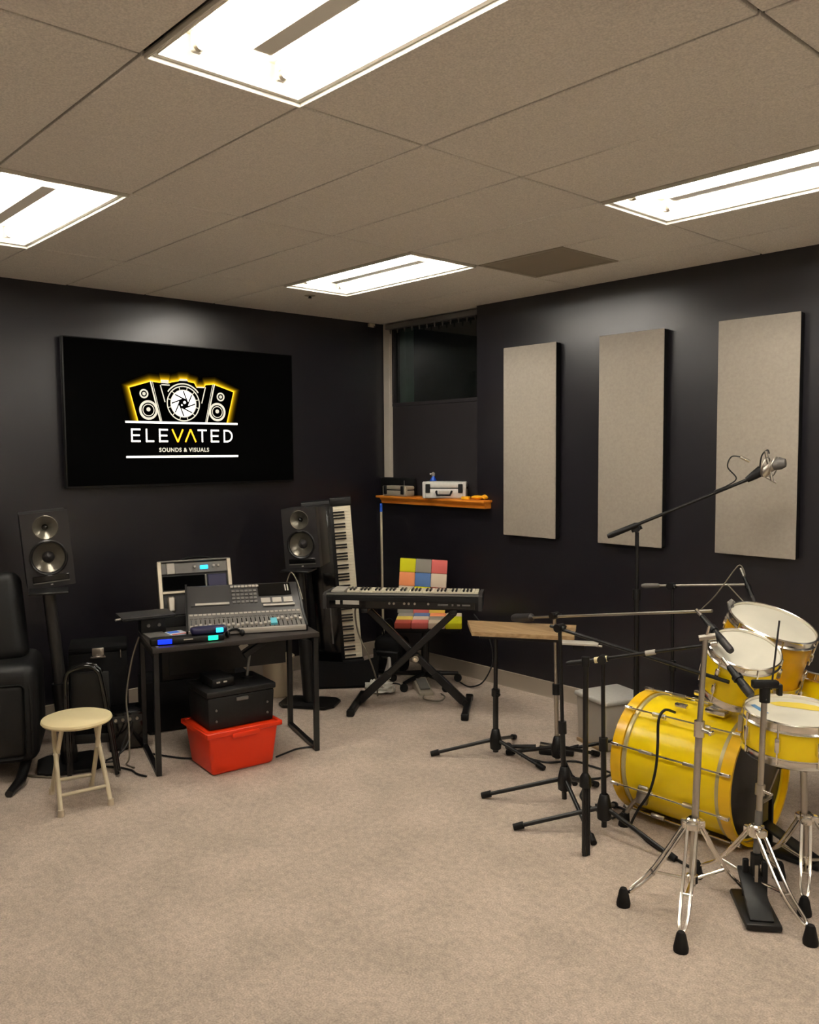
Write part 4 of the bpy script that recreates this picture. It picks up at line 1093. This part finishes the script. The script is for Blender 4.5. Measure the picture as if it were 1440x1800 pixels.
# bass drum along X, batter side at the right
bz, br, bx0, bx1, by = .292, .287, 3.41, 4.0, -1.172
bd = thing('bass_drum', 'large yellow bass drum lying on its side on the carpet', 'drum', ((bx0 + bx1) / 2, by, 0))
hx = (bx1 - bx0) / 2
rs = br - .014
MB().lathe([(rs, -hx + .03), (rs, hx - .03), (rs - .012, hx - .02), (rs - .016, hx - .04), (rs - .016, -hx + .04), (rs - .012, -hx + .02), (rs, -hx + .03)], (0, 0, bz), (1, 0, 0), 72).build('shell', 'yellow', bd)
for s in (-1, 1):
    a, b_ = s * (hx - .052), s * hx
    MB().lathe([(rs + .003, a), (br, a), (br, b_), (br - .012, b_), (br - .012, s * (hx - .03)), (rs + .003, a)], (0, 0, bz), (1, 0, 0), 72).build('hoop', 'hoop', bd)
    MB().lathe([(rs, s * (hx - .075)), (rs + .008, s * (hx - .072)), (rs + .008, s * (hx - .056)), (rs, s * (hx - .052))], (0, 0, bz), (1, 0, 0), 72).build('hoop_inlay', 'inlay', bd)
MB().lathe([(.001, hx - .03), (br - .03, hx - .03), (br - .013, hx - .034)], (0, 0, bz), (1, 0, 0), 64).build('batter_head', 'headdark', bd)
MB().lathe([(br - .03, hx - .028), (br - .013, hx - .026), (br - .013, hx - .034)], (0, 0, bz), (1, 0, 0), 64).build('head_collar', 'inlay', bd)
MB().lathe([(.001, -hx + .03), (br - .03, -hx + .03), (br - .013, -hx + .034)], (0, 0, bz), (1, 0, 0), 64).build('front_head', 'head', bd)
for k in range(10):
    a = R(18 + 36 * k); y, z = math.cos(a), math.sin(a)
    if z < -.93: continue
    rr = br + .012
    MB().cyl((-hx + .005, y * rr, bz + z * rr), (hx - .005, y * rr, bz + z * rr), .0045, seg=8).build('tension_rod', 'chrome', bd)
    for x in (-.11, .11):
        MB().box((x, y * (rr - .004), bz + z * (rr - .004)), (.07, .016, .022), rot=Euler((a - R(90), 0, 0)).to_matrix(), bev=.005).build('lug', 'steel', bd)
    for x in (-hx + .025, hx - .025):
        MB().box((x, y * (br + .008), bz + z * (br + .008)), (.045, .016, .024), rot=Euler((a - R(90), 0, 0)).to_matrix(), bev=.004).build('claw_hook', 'chrome', bd)
MB().box((.12, -.06, bz + rs + .012), (.10, .075, .03), bev=.01).build('tom_mount', 'chrome', bd)
MB().box((-.0, .03, bz + rs + .012), (.07, .05, .03), bev=.008).build('tom_mount', 'chrome', bd)
MB().tube([(0, .03, bz + rs), (.0, .05, bz + rs + .14), (.06, .0, bz + rs + .2)], .011, seg=12).build('tom_post', 'chrome', bd)
MB().box((-.13, -rs + .005, bz - .115), (.055, .035, .085), rot=Euler((R(-20), 0, 0)).to_matrix(), bev=.01).build('spur_bracket', 'steel', bd)
MB().tube([(-.14, -rs + .01, bz - .12), (-.19, -rs + .015, .12), (-.23, -rs + .01, .045)], .009, seg=10).build('spur', 'steel', bd)
MB().tube([(-.225, -rs + .01, .065), (-.232, -rs + .01, .0)], [.018, .028], seg=12).build('spur_foot', 'rubber', bd)
MB().tube([(-.14, rs - .01, bz - .12), (-.19, rs - .015, .12), (-.23, rs - .01, .045)], .009, seg=10).build('spur', 'steel', bd)
MB().tube([(-.225, rs - .01, .065), (-.232, rs - .01, .0)], [.018, .028], seg=12).build('spur_foot', 'rubber', bd)
MB().box((-.04, -.10, bz + rs + .012), (.06, .022, .02), bev=.005).build('cable_guide', 'chrome', bd)
# tom arm with L rod behind
t = thing('tom_arm', 'thin grey bent tom arm rising left of the rear rack tom', 'bracket', (3.60, -.93, .56))
MB().tube([(.03, -.10, .03), (.04, -.04, .06), (.10, .05, .26), (.09, .07, .40)], .009, seg=12).build('arm_tube', 'steel', t)
MB().tube([(.09, .07, .39), (.075, .08, .44), (.085, .09, .455)], [.013, .017, .012], seg=12).build('arm_joint', 'mgrey', t)
MB().box((.03, -.10, .022), (.06, .045, .026), bev=.008).build('base_block', 'chrome', t)

# ------------------------------------------------------------------ chrome hardware
def braced_tripod(t, hub, low, feet, m='chrome'):
    """double braced legs: from hub collar to feet, and braces from the low collar"""
    for f_ in feet:
        f_ = Vector(f_); d = Vector((f_.x, f_.y, 0)).normalized(); p = Vector((-d.y, d.x, 0))
        mid = Vector((0, 0, hub)).lerp(f_, .55); tip = f_ + Vector((0, 0, .055)) - d * .02
        for s in (-1, 1):
            MB().tube(spline([d * .025 + p * s * .016 + Vector((0, 0, hub)), mid + p * s * .016, tip.lerp(mid, .2) + p * s * .012, tip], 4), .0065, seg=8).build('leg_strip', m, t)
        MB().tube([d * .02 + Vector((0, 0, low)), Vector((0, 0, hub)).lerp(f_, .58)], .006, seg=8).build('brace', m, t)
        MB().cyl(Vector((0, 0, hub)).lerp(f_, .58) - p * .022, Vector((0, 0, hub)).lerp(f_, .58) + p * .022, .006, seg=8).build('rivet', m, t)
        MB().lathe([(.001, 0), (.026, 0), (.027, .012), (.017, .06), (.012, .07), (.001, .07)], Vector((f_.x, f_.y, 0)), seg=14).build('rubber_foot', 'rubber', t)
        MB().box(d * .025 + Vector((0, 0, hub)), (.035, .04, .03), rz=math.atan2(d.y, d.x), bev=.006).build('hinge', m, t)
    MB().lathe([(.018, hub - .025), (.026, hub - .02), (.026, hub + .02), (.018, hub + .025)], seg=16).build('collar', m, t)
    MB().lathe([(.015, low - .018), (.022, low - .014), (.022, low + .014), (.015, low + .018)], seg=16).build('collar', m, t)
cb = Vector((4.065, -1.87, 0))
cs_ = thing('cymbal_stand', 'bare chrome cymbal stand with a tripod, in front of the bass drum', 'stand', cb)
fe = [Vector((3.879, -2.048, 0)) - cb, Vector((4.189, -2.161, 0)) - cb, Vector((4.191, -1.671, 0)) - cb]
braced_tripod(cs_, .33, .115, fe)
tp = Vector((-.003, .075, 1.03))
MB().cyl((0, 0, .09), (0, .034, .68), .0135, seg=16).build('lower_tube', 'steel', cs_)
MB().cyl((0, .032, .66), tp, .0105, seg=16).build('upper_tube', 'steel', cs_)
MB().cyl((0, .034, .66), (0, .037, .72), .02, seg=16).build('clutch', 'chrome', cs_)
MB().cyl((0, .035, .69), (.05, .02, .69), .008).box((.058, .018, .69), (.012, .03, .016), bev=.003, seg=1).build('wing_bolt', 'chrome', cs_)
MB().cyl(tp + Vector((-.02, -.012, .0)), tp + Vector((.03, .02, .012)), .012, seg=14).build('tilter', 'steel', cs_)
MB().cyl(tp, tp + Vector((.012, .004, .05)), .006, seg=10).build('tilter_rod', 'chrome', cs_)

hb = Vector((4.215, -1.67, 0))
hh = thing('hihat_stand', 'chrome pedal stand with black clutch, nearest the snare drum', 'stand', hb)
fe = [Vector((4.478, -1.789, 0)) - hb, Vector((3.955, -1.64, 0)) - hb, Vector((4.19, -1.405, 0)) - hb]
braced_tripod(hh, .29, .10, fe)
ht = Vector((-.01, .072, .825))
MB().cyl((0, 0, .07), (-.003, .03, .36), .0135, seg=16).build('lower_tube', 'mgrey', hh)
MB().cyl((-.003, .03, .34), ht, .0115, seg=16).build('upper_tube', 'steel', hh)
MB().cyl((-.004, .036, .42), (-.004, .04, .46), .019, seg=14).build('clutch', 'steel', hh)
MB().cyl((-.004, .038, .44), (.05, .02, .44), .006).build('wing_bolt', 'chrome', hh)
MB().cyl(ht - Vector((0, 0, .05)), ht + Vector((0, 0, .012)), .02, seg=16).build('clamp_sleeve', 'black', hh)
MB().box(ht + Vector((.0, .0, .02)), (.1, .034, .03), rz=R(45), bev=.006).build('clamp_arm', 'black', hh)
MB().box(ht + Vector((.04, .035, .0)), (.018, .03, .045), rz=R(45), bev=.004).build('clamp_jaw', 'black', hh)
MB().cyl(ht + Vector((.02, .01, .0)), ht + Vector((.03, .045, .265)), .0038, seg=8).build('pull_rod', 'dgrey', hh)
MB().cyl((0, 0, .03), (0, 0, .2), .018, seg=14).build('pedal_sleeve', 'black', hh)
fd = Vector((.14, -.17, 0)); a = math.atan2(fd.y, fd.x)
MB().box((.035, -.065, .016), (.27, .13, .026), rz=a, bev=.01).build('heel_plate', 'black', hh)
MB().box((.035, -.07, .08), (.24, .085, .014), rot=(Matrix.Rotation(a, 3, 'Z') @ Matrix.Rotation(R(25), 3, 'Y')), bev=.004).build('footboard', 'black', hh)
for s in (-1, 1): MB().box((.0 + s * .03, .0 + s * .016, .09), (.016, .022, .17), rz=a, bev=.003, seg=1).build('pedal_frame', 'black', hh)
MB().box((.02, -.03, .12), (.006, .012, .1), rz=a).build('pull_strap', 'steel', hh)

ss = thing('snare_stand', 'chrome snare stand cut by the right edge of the photo', 'stand', (4.28, -1.37, 0))
braced_tripod(ss, .27, .10, [(.10, -.24, 0), (.2, .14, 0), (-.20, .05, 0)])
MB().cyl((0, 0, .08), (-.012, -.012, .5), .0125, seg=14).build('tube', 'steel', ss)
MB().box((-.012, -.012, .49), (.045, .045, .05), bev=.01).build('basket_hub', 'black', ss)
for k in range(3):
    a = R(80 + 120 * k); e = Vector((-.012 + .17 * math.cos(a), -.012 + .17 * math.sin(a), .525))
    MB().tube([(-.012, -.012, .50), e, e + Vector((0, 0, .02))], .008, seg=8).build('basket_arm', 'chrome', ss)

kp = thing('kick_pedal', 'black bass drum pedal clamped to the batter hoop', 'pedal', (4.14, -1.19, 0))
MB().box((.0, 0, .012), (.28, .10, .02), bev=.006).build('base_plate', 'black', kp)
MB().box((.0, 0, .07), (.25, .07, .012), rot=Euler((0, R(22), 0)).to_matrix(), bev=.003).build('footboard', 'satin', kp)
for s in (-1, 1): MB().box((-.11, s * .05, .12), (.02, .016, .22), bev=.003, seg=1).build('post', 'satin', kp)
MB().cyl((-.11, -.06, .22), (-.11, .06, .22), .008).build('axle', 'steel', kp)
MB().cyl((-.11, 0, .22), (-.05, 0, .40), .005).build('beater_rod', 'steel', kp)
MB().ball((-.055, 0, .40), .026).build('beater', 'rubber', kp)
th = thing('drum_throne', 'round black padded drum throne beyond the snare drum', 'stool', (4.52, -.98, 0))
MB().lathe([(.001, .40), (.14, .40), (.16, .42), (.16, .46), (.14, .48), (.001, .485)], seg=36).build('cushion', 'leather', th)
MB().cyl((0, 0, .05), (0, 0, .4), .014).build('post', 'steel', th)
for k in range(3):
    a = R(90 + 120 * k); MB().tube([(0, 0, .24), (.24 * math.cos(a), .24 * math.sin(a), .014)], .01, seg=8).build('leg', 'steel', th)
    MB().cyl((.24 * math.cos(a), .24 * math.sin(a), 0), (.24 * math.cos(a), .24 * math.sin(a), .03), .016).build('rubber_foot', 'rubber', th)

# ------------------------------------------------------------------ cables and small floor gear
cable('black cable hanging down the side of the bass drum to the floor', [(3.695, -1.38, .575), (3.69, -1.455, .60), (3.682, -1.492, .56), (3.682, -1.497, .44), (3.672, -1.497, .33), (3.64, -1.495, .22), (3.58, -1.49, .12), (3.52, -1.45, .02), (3.55, -1.455, .008), (3.66, -1.52, .008), (3.78, -1.56, .008), (3.98, -1.62, .008)], r=.0065)
for k, lb in enumerate(('black cable tangle on the carpet nearest the short black stand', 'black cable wandering under the tall black boom stand', 'black cable lying from the white bin towards the bass drum')):
    random.seed(20 + k); p = Vector((2.95 + .15 * k, -1.15 - .1 * k, .007)); a = -.3; pts = []
    for i in range(12):
        pts.append(p.copy()); a += random.uniform(-1.1, 1.1); p = p + Vector((math.cos(a), math.sin(a), 0)) * .085
        p.x = min(p.x, 3.40); p.y = max(min(p.y, -.93), -1.42)
    cable(lb, pts)
t = thing('floor_microphone', 'black handheld microphone lying on the carpet behind the tray stand', 'microphone', (2.50, -.985, .022), R(40))
MB().tube([(-.09, 0, 0), (-.06, 0, .0), (.05, 0, .0), (.06, 0, 0)], [.008, .011, .016, .018], seg=14).build('mic_body', 'black', t)
MB().ball((-.10, 0, 0), .022).build('grille', 'dgrey', t)
t = thing('sustain_pedal', 'black sustain pedal on the carpet beside the pale metal stand', 'pedal', (2.66, -.90, 0), R(35))
MB().box((0, 0, .02), (.2, .08, .035), bev=.008).build('pedal_body', 'black', t)
MB().box((-.03, 0, .045), (.13, .05, .012), rot=Euler((0, R(8), 0)).to_matrix(), bev=.004).build('pedal_lever', 'steel', t)
cable('thin grey cable hanging down the left desk leg', [(1.0, -2.650, .69), (.985, -2.69, .56), (1.01, -2.74, .36), (1.1, -2.77, .2), (1.16, -2.80, .06), (1.12, -2.80, .007), (1.2, -2.79, .007)], 'cablegrey', .005)
cable('black cable on the carpet from the stool to the desk foot', [(1.05, -2.92, .007), (1.12, -2.86, .007), (1.22, -2.82, .007), (1.30, -2.82, .007), (1.37, -2.80, .007)])
cable('black cable across the carpet between desk legs and red bin', [(1.05, -2.62, .007), (1.2, -2.55, .007), (1.27, -2.5, .007), (1.3, -2.46, .007)])
cable('black cable on the carpet from the red bin to the right desk foot', [(1.60, -2.12, .007), (1.58, -2.02, .007), (1.57, -1.95, .007), (1.60, -1.87, .007)])
cable('pale cable on the carpet under the lounge chair by the stool', [(.86, -3.28, .007), (.95, -3.24, .007), (1.06, -3.15, .007), (1.12, -3.08, .007)], 'cablegrey', .006)
cable('tangled black cable beside the low amplifier', [(.98, -2.86, .007), (1.02, -2.78, .05), (.985, -2.71, .12), (.98, -2.70, .2), (1.0, -2.76, .1), (1.02, -2.82, .007), (.97, -2.9, .007)])
